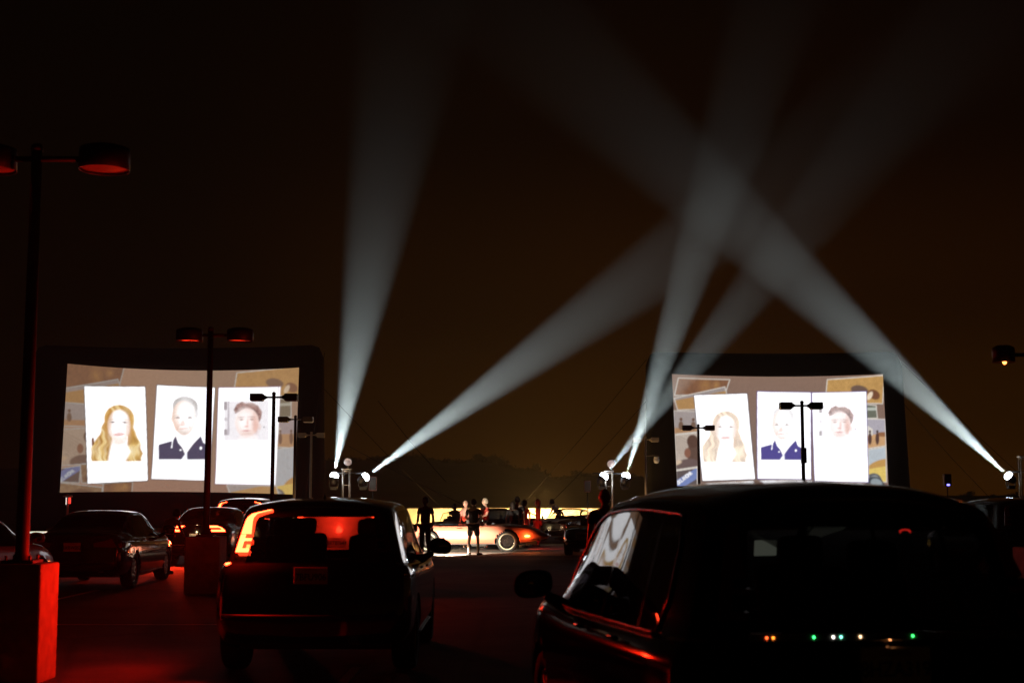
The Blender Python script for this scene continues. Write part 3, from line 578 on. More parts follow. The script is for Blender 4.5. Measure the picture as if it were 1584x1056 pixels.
NEAR = dict(SUV, crown=1.0, keys=[(y, w, zb, be + .02, tp + (.085 if y < 2.6 else .07 if y < 3.3 else .02), wt * .97, g) for (y, w, zb, be, tp, wt, g) in SUV['keys']],
    rear=[(.2, .05), (.55, 0), (.75, .03), (1.0, .10), (1.3, .20), (1.75, .46)])
class Shell:
    def __init__(s, sp):
        k = np.array(sp['keys'], float); L = sp['L']; s.sp = sp; s.L = L
        ys = np.unique(np.concatenate([np.linspace(0, .3, 8), np.linspace(.3, L - .4, 76), np.linspace(L - .4, L, 9)])); s.ys = ys
        w, zb, be, tp, wt, g = [pchip(k[:, 0], k[:, i], ys) for i in range(1, 7)]; s.w, s.tp, s.be = w, tp, be
        one = np.ones_like(ys); lo = be - zb
        kx = [0 * one, w * .82, w - .05, w - .005, w, w - .012, w - .055, w - .085]
        kz = [zb, zb, zb + .07, zb + .28 * lo, zb + .58 * lo, be - .10, be - .01, be + .012]
        dz = tp - be; cw = sp.get('crown', 0.0)
        kx += [g * (wt + .055) + (1 - g) * w * .84, g * (wt - .02) + (1 - g) * w * .70, g * wt * .55 + (1 - g) * w * .4, 0 * one]
        kz += [g * (tp - .105 - .06 * cw) + (1 - g) * (be + dz * .45), g * (tp - .04 - .045 * cw) + (1 - g) * (be + dz * .75), g * (tp - .008 - .012 * cw) + (1 - g) * (be + dz * .96), tp]
        kx = np.array(kx); kz = np.array(kz); kz[8] = np.maximum(kz[8], kz[7] + .004); nk = len(kx); sub = 4
        rows = []
        for a in range(nk - 1):
            p0, p1, p2, p3 = max(a - 1, 0), a, a + 1, min(a + 2, nk - 1)
            for q in range(sub):
                t = q / sub
                def cr(P):
                    m1 = (P[p2] - P[p0]) * .35; m2 = (P[p3] - P[p1]) * .35
                    if a in (6, 7) : m1 = m1 * .3; m2 = m2 * .3
                    return P[p1] * (1 + 2 * t) * (1 - t) ** 2 + m1 * t * (1 - t) ** 2 + P[p2] * t * t * (3 - 2 * t) + m2 * t * t * (t - 1)
                rows.append((cr(kx), cr(kz)))
        rows.append((kx[-1], kz[-1])); s.sub = sub
        X = np.array([r[0] for r in rows]).T; Z = np.array([r[1] for r in rows]).T; X = np.maximum(X, 0); X[:, 0] = 0; X[:, -1] = 0
        Y = np.repeat(ys[:, None], X.shape[1], 1)
        rz_, ry_ = zip(*sp['rear']); fz_, fy_ = zip(*sp['front'])
        Y = Y + np.interp(Z, rz_, ry_) * np.clip(1 - ys / .9, 0, 1)[:, None] ** 1.5 - np.interp(Z, fz_, fy_) * np.clip(1 - (L - ys) / .9, 0, 1)[:, None] ** 1.5
        s.X, s.Y, s.Z = X, Y, Z; s.nv = X.shape[1]
    def pt(s, y, kf, sgn=1, off=0.0):
        """point on the side surface at length y and control index kf"""
        i = np.interp(y, s.ys, np.arange(len(s.ys))); j = kf * s.sub; i0 = int(min(i, len(s.ys) - 2)); j0 = int(min(j, s.nv - 2)); a, b = i - i0, j - j0
        def bl(A): return (A[i0, j0] * (1 - b) + A[i0, j0 + 1] * b) * (1 - a) + (A[i0 + 1, j0] * (1 - b) + A[i0 + 1, j0 + 1] * b) * a
        p = Vector((bl(s.X), bl(s.Y), bl(s.Z)))
        if off:
            du = Vector([A[i0 + 1, j0] - A[i0, j0] for A in (s.X, s.Y, s.Z)]); dv = Vector([A[i0, j0 + 1] - A[i0, j0] for A in (s.X, s.Y, s.Z)])
            n = du.cross(dv)
            if n.length > 1e-9:
                n.normalize()
                if n.x < 0: n = -n
                p += n * off
        p.x *= sgn; return p - Vector((0, s.L / 2, 0))
    def endp(s, t, z, rear=True, off=0.0):
        """point on the rear (or front) face: t = -1..1 across, z = height"""
        i = 0 if rear else -1; zz = s.Z[i]; k = s.sub
        w = np.interp(z, zz[k:], s.X[i][k:]); y = np.interp(z, zz[k:], s.Y[i][k:]); b = s.sp['bulge']
        yy = y - b * (1 - abs(t) ** 2.5) * (1 if rear else -1) + (-off if rear else off)
        return Vector((w * t, yy - s.L / 2, z))

def strip(P, Q, thick, axis):
    """solid ribbon between two polylines"""
    n = len(P); a = Vector(axis) * thick; v = list(P) + list(Q) + [p + a for p in P] + [q + a for q in Q]; f = []
    for i in range(n - 1):
        f += [(i, i + 1, n + i + 1, n + i), (2 * n + i, 3 * n + i, 3 * n + i + 1, 2 * n + i + 1), (i, 2 * n + i, 2 * n + i + 1, i + 1), (n + i, n + i + 1, 3 * n + i + 1, 3 * n + i)]
    f += [(0, n, 3 * n, 2 * n), (n - 1, 3 * n - 1, 4 * n - 1, 2 * n - 1)]
    return v, f

def make_wheel(parent, x, y, R, sgn, rimm, style):
    M = Matrix.Translation((x, y, R)) @ Matrix.Rotation(math.pi / 2 * sgn, 4, 'Y')
    hw = .11; rr = R * .66
    ty = MB().lathe([(rr, -hw * .8), (R * .9, -hw), (R * .985, -hw * .75), (R, -hw * .3), (R, hw * .3), (R * .985, hw * .75), (R * .9, hw), (rr, hw * .8), (rr, -hw * .8)], 36, M, cap=False)
    o = ty.build('wheel', RUBBER, parent, True)
    mb = MB(); mb.lathe([(rr, -hw * .7), (rr * .97, hw * .6), (rr * .93, hw * .78), (rr * .9, hw * .6), (rr * .86, hw * .1), (.05, 0)], 32, M, cap=False)
    if style == 'wire':
        for k in range(20):
            a = 2 * math.pi * k / 20; mb.tube([M @ Vector((.04 * math.cos(a + .4), .04 * math.sin(a + .4), hw * .75)), M @ Vector((rr * .9 * math.cos(a), rr * .9 * math.sin(a), hw * .5))], .006, 5)
        mb.lathe([(.05, hw * .2), (.055, hw * .8), (.02, hw * 1.1), (0.0001, hw * 1.1)], 16, M)
    else:
        nsp = 5 if style == 'five' else 10
        for k in range(nsp):
            a = 2 * math.pi * k / nsp; R3 = M @ Matrix.Rotation(a, 4, 'Z'); q = [Vector((.03, -.028, hw * .62)), Vector((.03, .028, hw * .62)), Vector((rr * .9, .02, hw * .72)), Vector((rr * .9, -.02, hw * .72))]
            v = [R3 @ p for p in q] + [R3 @ (p - Vector((0, 0, .03))) for p in q]; mb.add(v, [(0, 1, 2, 3), (4, 7, 6, 5), (0, 4, 5, 1), (1, 5, 6, 2), (2, 6, 7, 3), (3, 7, 4, 0)])
        mb.lathe([(.06, hw * .5), (.06, hw * .7), (.0001, hw * .76)], 16, M)
    mb.build('rim', rimm, o, True)
    return o

def make_car(name, label, cat, loc, yaw, sp, paint, glass, tail=None, plate=None, platez=.78, plate_dx=0.0, group=None, rim='ten', rimm=None, trim=False, rails=False,
             tail_shape='bar', lit=(0, 0), head=None, mirrors=True, mirr_y=None, plate_front=False, seats=True, whitewall=False):
    root = thing(name, label, cat, loc, yaw, group); s = Shell(sp); L = s.L; nS, nv, sub = len(s.ys), s.nv, s.sub; R = sp['R']
    X, Y, Z = s.X.copy(), s.Y.copy(), s.Z.copy()
    ra = R + .055
    for wy in sp['wheels']:
        D = np.hypot(Y - wy, Z - R * .98); sel = (D < ra) & (np.arange(nv)[None, :] >= sub) & (np.arange(nv)[None, :] <= 6 * sub)
        near = sel & (D > ra - .07)
        with np.errstate(all='ignore'):
            Y = np.where(near, wy + (Y - wy) / D * ra, Y); Z = np.where(near, R * .98 + (Z - R * .98) / D * ra, Z)
    V = [(X[i, j], Y[i, j] - L / 2, Z[i, j]) for i in range(nS) for j in range(nv)] + [(-X[i, j], Y[i, j] - L / 2, Z[i, j]) for i in range(nS) for j in range(nv)]
    buckets = {}
    ws, rw = sp['ws'], sp['rw']; ck = sp.get('cockpit')
    for i in range(nS - 1):
        ym = (s.ys[i] + s.ys[i + 1]) / 2
        for j in range(nv - 1):
            kf = (j + .5) / sub; yc = (Y[i, j] + Y[i + 1, j + 1]) / 2; zc = (Z[i, j] + Z[i + 1, j + 1]) / 2; key = 'body'
            if kf < 6 and kf > 1 and any(math.hypot(yc - wy, zc - R * .98) < ra - .012 for wy in sp['wheels']): continue
            if 7 < kf < 8:
                for pi, (a, b) in enumerate(sp['panes']):
                    hgt = (kf - 7)
                    if a < ym < b and s.tp[i] - s.be[i] > .16: key = ('side', pi)
                if key == 'body' and sp['panes'] and sp['panes'][0][1] - .1 < ym < sp['panes'][-1][0] + .1: key = ('pillar', sum(ym > q[0] for q in sp['panes']))
            if ws and ws[0] < ym < ws[1] and kf > 8.75: key = 'ws'
            if rw and rw[0] < ym < rw[1] and kf > 8.75: key = 'rw'
            if ck and ck[0] < ym < ck[1] and kf > 8.25: key = 'ck'
            for sg in (0, 1):
                k2 = key if not isinstance(key, tuple) else key + (sg,)
                o = sg * nS * nv; q = (o + i * nv + j, o + i * nv + j + 1, o + (i + 1) * nv + j + 1, o + (i + 1) * nv + j)
                buckets.setdefault(k2, []).append(q if sg else q[::-1])
    def sub_mesh(nm, fl, m, extra=None, par=root, dz=0.0):
        used = sorted({i for f in fl for i in f}); mp = {u: k for k, u in enumerate(used)}
        vv = [V[u] for u in used]; ff = [[mp[i] for i in f] for f in fl]
        ff2 = []
        for f in ff:
            g = []
            for i in f:
                if i not in g: g.append(i)
            if len(g) > 2: ff2.append(g)
        if extra: k = len(vv); vv += extra[0]; ff2 += [[i + k for i in f] for f in extra[1]]
        if dz: vv = [(a, b, c + dz) for a, b, c in vv]
        o = obj(nm, vv, ff2, m, par)
        bm = bmesh.new(); bm.from_mesh(o.data); bmesh.ops.remove_doubles(bm, verts=bm.verts, dist=.0006); bmesh.ops.recalc_face_normals(bm, faces=bm.faces); bm.to_mesh(o.data); bm.free()
        return o
    # end faces
    def end(rear):
        i = 0 if rear else nS - 1; NT = 24; ev = []; ef = []; gf = []
        for j in range(nv):
            for t in np.linspace(-1, 1, NT + 1):
                b = sp['bulge'] * (1 - abs(t) ** 2.5) * (-1 if rear else 1); ev.append((X[i, j] * t, Y[i, j] + b * min(1, X[i, j] / .3) - L / 2, Z[i, j]))
        for j in range(nv - 1):
            for k in range(NT):
                q = (j * (NT + 1) + k, j * (NT + 1) + k + 1, (j + 1) * (NT + 1) + k + 1, (j + 1) * (NT + 1) + k); kf = (j + .5) / sub; t = (k + .5) / NT * 2 - 1
                (gf if rear and sp['t'] == 'suv' and 7.1 < kf < 8.3 and abs(t) < .84 else ef).append(q)
        return ev, ef, gf
    rv, rf, rg = end(True); fv, ff, _ = end(False)
    body = sub_mesh('body', buckets['body'], paint, (rv + fv, [list(f) for f in rf] + [[i + len(rv) for i in f] for f in ff]))
    if rg:
        used = sorted({i for f in rg for i in f}); mp = {u: k for k, u in enumerate(used)}
        obj('rear_window', [rv[u] for u in used], [[mp[i] for i in f] for f in rg], glass, root)
    if 'ws' in buckets: sub_mesh('windscreen', buckets['ws'], glass)
    if 'rw' in buckets: sub_mesh('rear_window', buckets['rw'], glass)
    for k2, fl in buckets.items():
        if isinstance(k2, tuple): sub_mesh('side_window' if k2[0] == 'side' else 'pillar_trim', fl, glass if k2[0] == 'side' else mat('gloss_black_pillar', (.002, .002, .002), .06))
    if 'ck' in buckets: sub_mesh('cockpit_floor', buckets['ck'], BLACKPL, dz=-.28)
    # underside and arch liners
    mb = MB(); mb.box((0, 0, .30), (2 * .70, L - .7, .12))
    for wy in sp['wheels']:
        for sg in (-1, 1):
            n = 14; vs = []
            for q in range(n + 1):
                a = math.pi * q / n
                for xx in (.52, sp['keys'][4][1] - .03): vs.append((sg * xx, wy - L / 2 + ra * math.cos(a), R * .98 + ra * math.sin(a)))
            mb.add(vs, [(2 * q, 2 * q + 1, 2 * q + 3, 2 * q + 2) for q in range(n)])
    mb.build('underbody', BLACKPL, root)
    W0 = sp['keys'][4][1]
    for wy in sp['wheels']:
        for sg in (-1, 1):
            wh = make_wheel(root, sg * (W0 - .125), wy - L / 2, R, sg, rimm or ALU, rim)
            if whitewall:
                M = Matrix.Translation((sg * (W0 - .125), wy - L / 2, R)) @ Matrix.Rotation(math.pi / 2 * sg, 4, 'Y')
                MB().lathe([(R * .66, .098), (R * .67, .108), (R * .72, .114), (R * .765, .112), (R * .775, .100)], 36, M, cap=False).build('whitewall', mat('whitewall_rubber', (.42, .38, .28), .6), wh, True)
    # tail lights
    tm = mat('tail_lens_off', (.16, .006, .006), .12, coat=1.0)
    hl = s.tp[0]
    for sg in (-1, 1):
        on = lit[0] if sg < 0 else lit[1]; m = mat('brake_lamp_lit_%s' % on, (.6, .02, .01), .3, emis=(1.0, .042, .011), strength=on) if on else tm
        if tail_shape == 'suv':
            def rp(pts): return [s.endp(sg * t, z, True, .012) for t, z in pts]
            zs = np.linspace(1.34, 1.57, 7)
            v1, f1 = strip(rp([(.995, z) for z in zs]), rp([(.86 + .07 * ((z - 1.34) / .23), z) for z in zs]), .035, (0, -1, 0)); mb = MB(); mb.add(v1, f1)
            zs = np.linspace(1.17, 1.335, 5); v1, f1 = strip(rp([(.995, z) for z in zs]), rp([(.93, z) for z in zs]), .035, (0, -1, 0)); mb.add(v1, f1)
            ts = (.93, .88, .83); v1, f1 = strip(rp([(t, 1.17) for t in ts]), rp([(t, 1.205) for t in ts]), .035, (0, -1, 0)); mb.add(v1, f1)
            v1, f1 = strip(rp([(t, 1.275) for t in ts]), rp([(t, 1.30) for t in ts]), .035, (0, -1, 0)); mb.add(v1, f1)
            v1, f1 = strip([s.pt(y, 6.35, sg, .006) for y in (.02, .15, .3, .42)], [s.pt(y, 6.95, sg, .006) for y in (.02, .15, .3, .38)], .012, (sg, 0, 0)); mb.add(v1, f1)
            o = mb.build('tail_light', m, root, False)
            if not on: pass
        elif tail_shape == 'loop':
            def bar(t0, t1, z0, z1): return strip([s.endp(sg * t, z0, True, .01) for t in np.linspace(t0, t1, 6)], [s.endp(sg * t, z1, True, .01) for t in np.linspace(t0, t1, 6)], .03, (0, -1, 0))
            mb = MB(); mb.add(*bar(.50, .93, .945, .995)); mb.add(*bar(.52, .95, .845, .895)); mb.add(*bar(.86, .935, .896, .944)); mb.build('tail_light', m, root)
        elif tail_shape == 'round':
            c = s.endp(sg * .78, .58, True, .02); MB().lathe([(.0001, 0), (.05, .0), (.065, -.02), (.065, -.06)], 20, Matrix.Translation(c) @ Matrix.Rotation(math.pi / 2, 4, 'X')).build('tail_light', m, root, True)
        else:
            a = [s.endp(sg * t, z, True, .012) for t, z in ((.50, .80), (.70, .80), (.9, .79), (1.0, .80))]; b = [s.endp(sg * t, z, True, .012) for t, z in ((.50, .87), (.70, .90), (.9, .93), (1.0, .95))]
            v1, f1 = strip(a, b, .03, (0, -1, 0)); mb = MB(); mb.add(v1, f1)
            a = [s.pt(y, 4.7, sg, .008) for y in (.03, .12, .25, .42)]; b = [s.pt(y, 5.35, sg, .008) for y in (.03, .12, .25, .36)]
            v1, f1 = strip(a, b, .012, (sg, 0, 0)); mb.add(v1, f1); mb.build('tail_light', m, root)
    # headlights
    hm = head or mat('headlamp_glass', (.55, .57, .6), .05, metal=.6, coat=1)
    for sg in (-1, 1):
        if sp['t'] in ('suv', 'sedan'):
            a = [s.endp(sg * t, .60 if sp['t'] == 'sedan' else .72, False, .01) for t in (.55, .75, .92, 1.0)]; b = [s.endp(sg * t, z, False, .01) for t, z in ((.55, .63), (.75, .68), (.92, .70), (1.0, .71))] if sp['t'] == 'sedan' else [s.endp(sg * t, .80, False, .01) for t in (.55, .75, .92, 1.0)]
            v1, f1 = strip(a, b, .02, (0, 1, 0)); MB().add(v1, f1).build('headlight', hm, root)
        else:
            c = s.endp(sg * .74, .60, False, .0); MB().lathe([(.0001, .05), (.06, .04), (.085, .01), (.09, -.05)], 20, Matrix.Translation(c) @ Matrix.Rotation(-math.pi / 2, 4, 'X')).build('headlight', hm, root, True)
    # bumpers, grille
    zz = .50 if sp['t'] != 'suv' else .58
    cm = CHROME if sp['t'] in ('coupe', 'roadster') else BLACKPL
    for rear in (True, False):
        pts = [s.endp(t, zz, rear, .03) for t in np.linspace(-.97, .97, 13)]; MB().tube(pts, .032 if sp['t'] in ('coupe', 'roadster') else .022, 8).build('bumper_trim', cm, root, True)
    g = MB()
    for z in np.linspace(.46, .62, 5): g.tube([s.endp(t, z, False, .012) for t in np.linspace(-.42, .42, 7)], .009, 6)
    g.build('grille', CHROME if sp['t'] in ('coupe', 'roadster') else BLACKPL, root, True)
    # licence plate
    if plate:
        rear = not plate_front; sy = -1 if rear else 1; c = s.endp(plate_dx, platez, rear, .02)
        c.x = plate_dx * .8
        po = MB().box((0, 0, 0), (.305, .012, .155), bev=.004).build('licence_plate', mat('plate_reflective', (.62, .60, .55), .35), root, False, c, (0, 0, 0 if rear else math.pi))
        text_mesh('plate_number', plate, .088, mat('plate_ink', (.015, .02, .05), .5), po, (0, -.0075, -.014), (math.pi / 2, 0, 0), .001, .86)
        text_mesh('plate_state', 'California', .034, mat('plate_red_ink', (.35, .02, .02), .5), po, (0, -.0075, .055), (math.pi / 2, 0, 0), .001)
    # mirrors, handles
    if mirrors:
        my = mirr_y or (ws[0] + .42 if ws else 2.95)
        for sg in (-1, 1):
            p = s.pt(my, 7.0, sg, .0); mo = MB()
            if sp['t'] in ('coupe', 'roadster'): mo.tube([p, p + Vector((sg * .06, 0, .08))], .008, 6); mo.lathe([(.0001, -.03), (.045, -.02), (.055, .01), (.0001, .012)], 14, Matrix.Translation(p + Vector((sg * .07, 0, .10))) @ Matrix.Rotation(math.pi / 2, 4, 'X')); mo.build('side_mirror', CHROME, root, True); continue
            c = p + Vector((sg * .17, .0, .12)); bm = bmesh.new(); bmesh.ops.create_uvsphere(bm, u_segments=20, v_segments=12, radius=1)
            for v in bm.verts:
                a = v.co.copy(); v.co = Vector((math.copysign(abs(a.x) ** .75, a.x) * .125, (math.copysign(abs(a.y) ** .8, a.y) * .085) if a.y > 0 else a.y * .03, math.copysign(abs(a.z) ** .75, a.z) * .088 + a.x * sg * -.012)) + c
            bm.verts.index_update(); mo.add([v.co for v in bm.verts], [[v.index for v in f.verts] for f in bm.faces]); bm.free()
            mo.tube([p - Vector((sg * .02, 0, .01)), p + Vector((sg * .09, 0, .05))], [.045, .03], 8); mh = mo.build('side_mirror', paint if sp['t'] == 'sedan' else BLACKPL, root, True)
            ml = MB().lathe([(.0001, -.004), (1, 0), (1, .004)], 24, Matrix.Translation(c + Vector((0, -.036, 0))) @ Matrix.Rotation(math.pi / 2, 4, 'X') @ Matrix.Diagonal((.10, .068, 1, 1))); ml.build('mirror_glass', mat('mirror_glass', (.5, .5, .5), .02, metal=1), mh, True)
        for sg in (-1, 1):
            hy = ([a for a, b in sp['panes'] if a > .9] + [2.0])
            for y in hy[:2]: MB().tube([s.pt(y + .06, 5.4, sg, .03), s.pt(y + .22, 5.4, sg, .035)], .013, 6).build('door_handle', CHROME if sp['t'] != 'suv' else paint, root, True)
    if trim:
        cm2 = mat('satin_chrome_trim', (.09, .085, .085), .25, metal=1)
        y0, y1 = sp['panes'][0][0] - .02, sp['ws'][1] - .22
        for sg in (-1, 1):
            lowr = [s.pt(y, 7.0, sg, .006) for y in np.linspace(y0 + .1, y1, 30)]; upp = [s.pt(y, 8.05, sg, .006) for y in np.linspace(y1, y0 + .12, 34)]
            MB().tube(lowr + upp + [s.pt(y0 + .02, 7.7, sg, .006), s.pt(y0, 7.35, sg, .006), lowr[0]], .009, 6).build('window_trim', cm2, root, True)
    if rails:
        for sg in (-1, 1):
            pts = [s.pt(y, 8.75, sg, o) for y, o in ((.55, .0), (.65, .05), (1.2, .055), (2.0, .055), (2.6, .05), (2.72, .0))]; MB().tube(pts, .016, 8).build('roof_rail', mat('dark_rail', (.05, .05, .05), .25, metal=.6), root, True)
    if sp['t'] in ('suv', 'sedan') and sp is not NEAR:
        y = .9 if sp['t'] == 'suv' else 1.5; zt = np.interp(y, s.ys, s.tp); MB().add([(-.02, y - L / 2, zt - .01), (.02, y - L / 2, zt - .01), (0, y + .16 - L / 2, zt - .01), (0, y + .01 - L / 2, zt + .045)], [(0, 1, 3), (1, 2, 3), (2, 0, 3)]).build('roof_antenna', BLACKPL, root)
        for sg in (-1, 1): MB().tube([s.pt(y, 2.2, sg, .01) for y in np.linspace(1.35, L - 1.35, 12)], .014, 6).build('sill_trim', BLACKPL, root, True)
    if seats:
        sm = mat('seat_fabric', (.03, .028, .026), .8); rowsy = [(L * .56, .38)] + ([(L * .35, .42)] if sp['t'] in ('suv', 'sedan') else [])
        zc = .72 if sp['t'] == 'suv' else .50; zc = zc if sp['t'] in ('suv', 'sedan') else .30
        for ry, xx in rowsy:
            for sg in (-1, 1):
                mb = MB(); mb.box((sg * xx, ry - L / 2 - .28, zc + .28), (.46, .13, .6), (-.2, 0, 0), .05); mb.box((sg * xx, ry - L / 2 - .36, zc + .66), (.26, .1, .17), (-.1, 0, 0), .04); mb.box((sg * xx, ry - L / 2, zc - .06), (.48, .5, .14), None, .04)
                mb.tube([(sg * xx - .06, ry - L / 2 - .34, zc + .5), (sg * xx - .06, ry - L / 2 - .36, zc + .62)], .007, 5); mb.build('seat', sm, root, True)
        if sp['t'] in ('suv', 'sedan'):
            zd = .90 if sp['t'] == 'suv' else .80; MB().box((0, L * .70 - L / 2, zd), (1.4, .45, .16), None, .05).build('dashboard', BLACKPL, root, True)
    if sp['t'] in ('coupe', 'roadster') and ck:
        yw = ck[1] - L / 2; fr = MB(); A = [(-.62, yw + .10, .82), (-.55, yw - .10, 1.14), (-.3, yw - .12, 1.18), (0, yw - .125, 1.19), (.3, yw - .12, 1.18), (.55, yw - .10, 1.14), (.62, yw + .10, .82)]
        fr.tube(A, .016, 6); fr.build('windscreen_frame', CHROME, root, True)
        obj('windscreen', [(-.62, yw + .10, .82), (.62, yw + .10, .82), (.54, yw - .10, 1.14), (.3, yw - .12, 1.17), (0, yw - .125, 1.18), (-.3, yw - .12, 1.17), (-.54, yw - .10, 1.14)], [(0, 1, 2, 3, 4, 5, 6)], glass, root, False)
        st = MB(); st.lathe([(.18, -.01), (.19, 0), (.18, .01), (.17, 0), (.18, -.01)], 24, Matrix.Translation((-.36, yw - .38, .86)) @ Matrix.Rotation(1.2, 4, 'X'), cap=False); st.tube([(-.36, yw - .38, .86), (-.36, yw - .05, .74)], .02, 6); st.box((-.36, yw - .38, .86), (.34, .02, .02)); st.build('steering_wheel', BLACKPL, root, True)
    return root, s

BLACK = mat('gloss_black_paint', (.0035, .0035, .004), .22, coat=1.0)
SUVB = mat('gloss_black_suv_paint', (.012, .011, .011), .12, coat=1.0)
BLACK2 = mat('gloss_dark_paint', (.003, .0028, .003), .09, coat=0, spec=.22)
GREY = mat('pale_metallic_paint', (.05, .047, .047), .09, metal=.3, coat=1.0)
REDP = mat('red_paint', (.30, .015, .010), .3, coat=1.0)
ROSE = mat('coral_red_paint', (.62, .19, .12), .38, coat=.8)
G_DARK = glass_mat('dark_tinted_glass', (.05, .05, .055)); G_MID = glass_mat('privacy_glass', (.42, .40, .40)); G_CLEAR = glass_mat('clear_glass', (.8, .8, .8))

def place(px, d): return (px - 792) * d / F
def center(px_rear, d_rear, yaw, L):
    x = place(px_rear, d_rear); return (x - math.sin(yaw) * L / 2 , d_rear + math.cos(yaw) * L / 2, 0)

# black SUV, left of centre, its left brake lamp blazing
c1, s1 = make_car('parked_suv', 'black SUV left of centre with only its left brake lamp blazing red', 'car', center(485, 13.55, 0, 4.6), 0, SUV, SUVB, G_MID, plate='7BFU906', platez=.955, group='parked cars facing the screens', tail_shape='suv', lit=(28, 0), rails=False)
c1.scale = (1.035, 1, 1); pl = s1.pt(.74, 6.0, -1, .10)
spot_light('brake_glow', pl, (-1, .0, .10), 215, (1, .008, .001), math.radians(168), .8, .05, c1)
point_light('brake_spill', s1.endp(-.96, 1.30, True, .09), 65, (1, .01, .002), .04, c1)  # point light added to redden the hatch like bloom round the lamp
# near SUV at right
c2, s2 = make_car('parked_suv', 'closest dark SUV at the lower right, its roof under the right screen', 'car', center(1372, 6.05, math.radians(7.9), 4.6), math.radians(7.9), NEAR, BLACK2, glass_mat('deep_privacy_glass', (.22, .21, .21)), plate='8HZA319', platez=.985, group='parked cars facing the screens', tail_shape='suv', trim=True)
def inside(car, px, py, d):
    a = -car.rotation_euler.z; v = Wp(px, py, d) - Vector(car.location); return Vector((v.x * math.cos(a) - v.y * math.sin(a), v.x * math.sin(a) + v.y * math.cos(a), v.z))
MB().box(inside(c2, 1184, 847, 9.3), (.17, .012, .10), (.1, 0, .3), .004).build('dashboard_display', mat('pale_display', (.3, .35, .3), .3, emis=(.62, .70, .55), strength=.25), c2)  # glowing panel added for a pale patch seen through the glass
q_ = inside(c2, 1400, 822, 8.0); MB().tube([q_ + Vector((.03 * math.cos(a), 0, .012 * math.sin(a))) for a in np.linspace(-.3, 3.6, 12)], .005, 6).build('warning_lamp', mat('red_display', (.5, .02, .02), .3, emis=(1, .03, .02), strength=9), c2, True)  # glowing arc added for a red mark in the glass
point_light('plate_lamp', s2.endp(0, 1.077, True, .035), .016, (1, .36, .12), .004, c2)  # faint light added to lift the plate out of the dark
yw2 = c2.rotation_euler.z; zs2 = 1.105; ys2 = s2.endp(0, zs2, True, .015).y
MB().box((0, ys2, zs2), (1.24, .03, .034), None, .003).build('tailgate_chrome_strip', mat('mirror_chrome', (.8, .8, .8), .015, metal=1.0), c2)
nrm = Vector((math.sin(yw2), -math.cos(yw2), 0)); P0 = Vector(c2.location) + Matrix.Rotation(yw2, 3, 'Z') @ Vector((0, ys2 - .015, zs2))
LEDS = [(1259, (.05, 1, .2), 'green'), (1289, (1, .9, .8), 'white'), (1301, (.2, 1, .6), 'sea green'), (1331, (1, .6, .3), 'amber'), (1412, (.05, 1, .15), 'rightmost green'), (1196, (1, .22, .02), 'orange'), (1186, (1, .10, .02), 'red')]  # unseen lights placed behind the viewer for their reflections in the strip
for px, c, nm in LEDS:
    a_ = Wp(px, 985, 1.0) - cam.location; tt = (P0 - cam.location).dot(nrm) / a_.dot(nrm); P1 = cam.location + a_ * tt; P1.z = zs2 + .0; a_ = P1 - cam.location
    r1 = (a_ - 2 * a_.dot(nrm) * nrm).normalized(); q1 = P1 + r1 * ((-3.0 - P1.y) / r1.y)
    t = thing('led_lantern', '%s LED lantern on a stake behind the viewer' % nm, 'lantern', (q1.x, -3.0, 0), 0, 'LED lanterns on stakes')
    MB().tube([(0, 0, -.05), (0, 0, q1.z - .02)], .008, 6).build('stake', STEEL, t, True); MB().lathe([(.0001, -.02), (.014, -.012), (.017, 0), (.014, .012), (.0001, .02)], 12, Matrix.Translation((0, 0, q1.z))).build('lamp', mat('led_' + nm.replace(' ', '_'), c, .4, emis=c, strength=4.5), t, True)
# pale sedan at left
make_car('parked_sedan', 'pale four door sedan behind the near left lamp post, plate faintly lit', 'car', center(119, 26.0, math.radians(1.5), 4.75), math.radians(1.5), SEDAN, GREY, G_DARK, plate='6XRW052', platez=.80, group='parked cars facing the screens')
c3, s3 = make_car('parked_sedan', 'dark sedan with both hook shaped brake lamps lit and plate glowing', 'car', center(307, 36.0, 0, 4.75), 0, SEDAN, BLACK, G_DARK, plate='8FKD471', platez=.72, group='parked cars facing the screens', tail_shape='loop', lit=(26, 26))
for sg in (-1, 1):
    p = s3.endp(sg * .8, .85, True, .15); spot_light('brake_glow', p, (.12 * 1, -1, .12), 330, (1, .03, .008), math.radians(165), .6, .12, c3)
p = s3.endp(0, .86, True, .14); l = point_light('plate_lamp', p, 1.0, (1, .7, .35), .02, c3)
c4, s4 = make_car('parked_suv', 'dark SUV beyond the brake lit sedan, only its roof and red rear glass showing', 'car', center(372, 43.0, 0, 4.6), 0, SUV, BLACK, G_DARK, group='parked cars facing the screens', tail_shape='suv', lit=(26, 26), plate='7LMC230', platez=.95)
c5, s5 = make_car('parked_hatchback', 'red car cut by the left edge of the picture behind the lamp pedestal', 'car', center(-205, 20.0, math.radians(-6), 4.75), math.radians(-6), SEDAN, REDP, G_DARK, group='parked cars facing the screens')
make_car('parked_suv', 'dark SUV at the right edge beyond the closest car, roofline catching light', 'car', center(1610, 27.0, math.radians(2), 4.6), math.radians(2), SUV, BLACK, G_DARK, group='parked cars facing the screens', tail_shape='suv', trim=True, plate='6DPE118', platez=.95)
PALE = mat('pale_paint', (.5, .47, .45), .35, coat=1.0)
c7, s7 = make_car('parked_van', 'pale brake lit van seen only through the rear glass of the black SUV', 'van', center(522, 24.0, 0, 4.6), 0, SUV, PALE, PALE, group='parked cars facing the screens', tail_shape='suv', lit=(26, 26), plate='5RTB764', platez=.95)  # unseen van added as a red backdrop behind the SUV glass
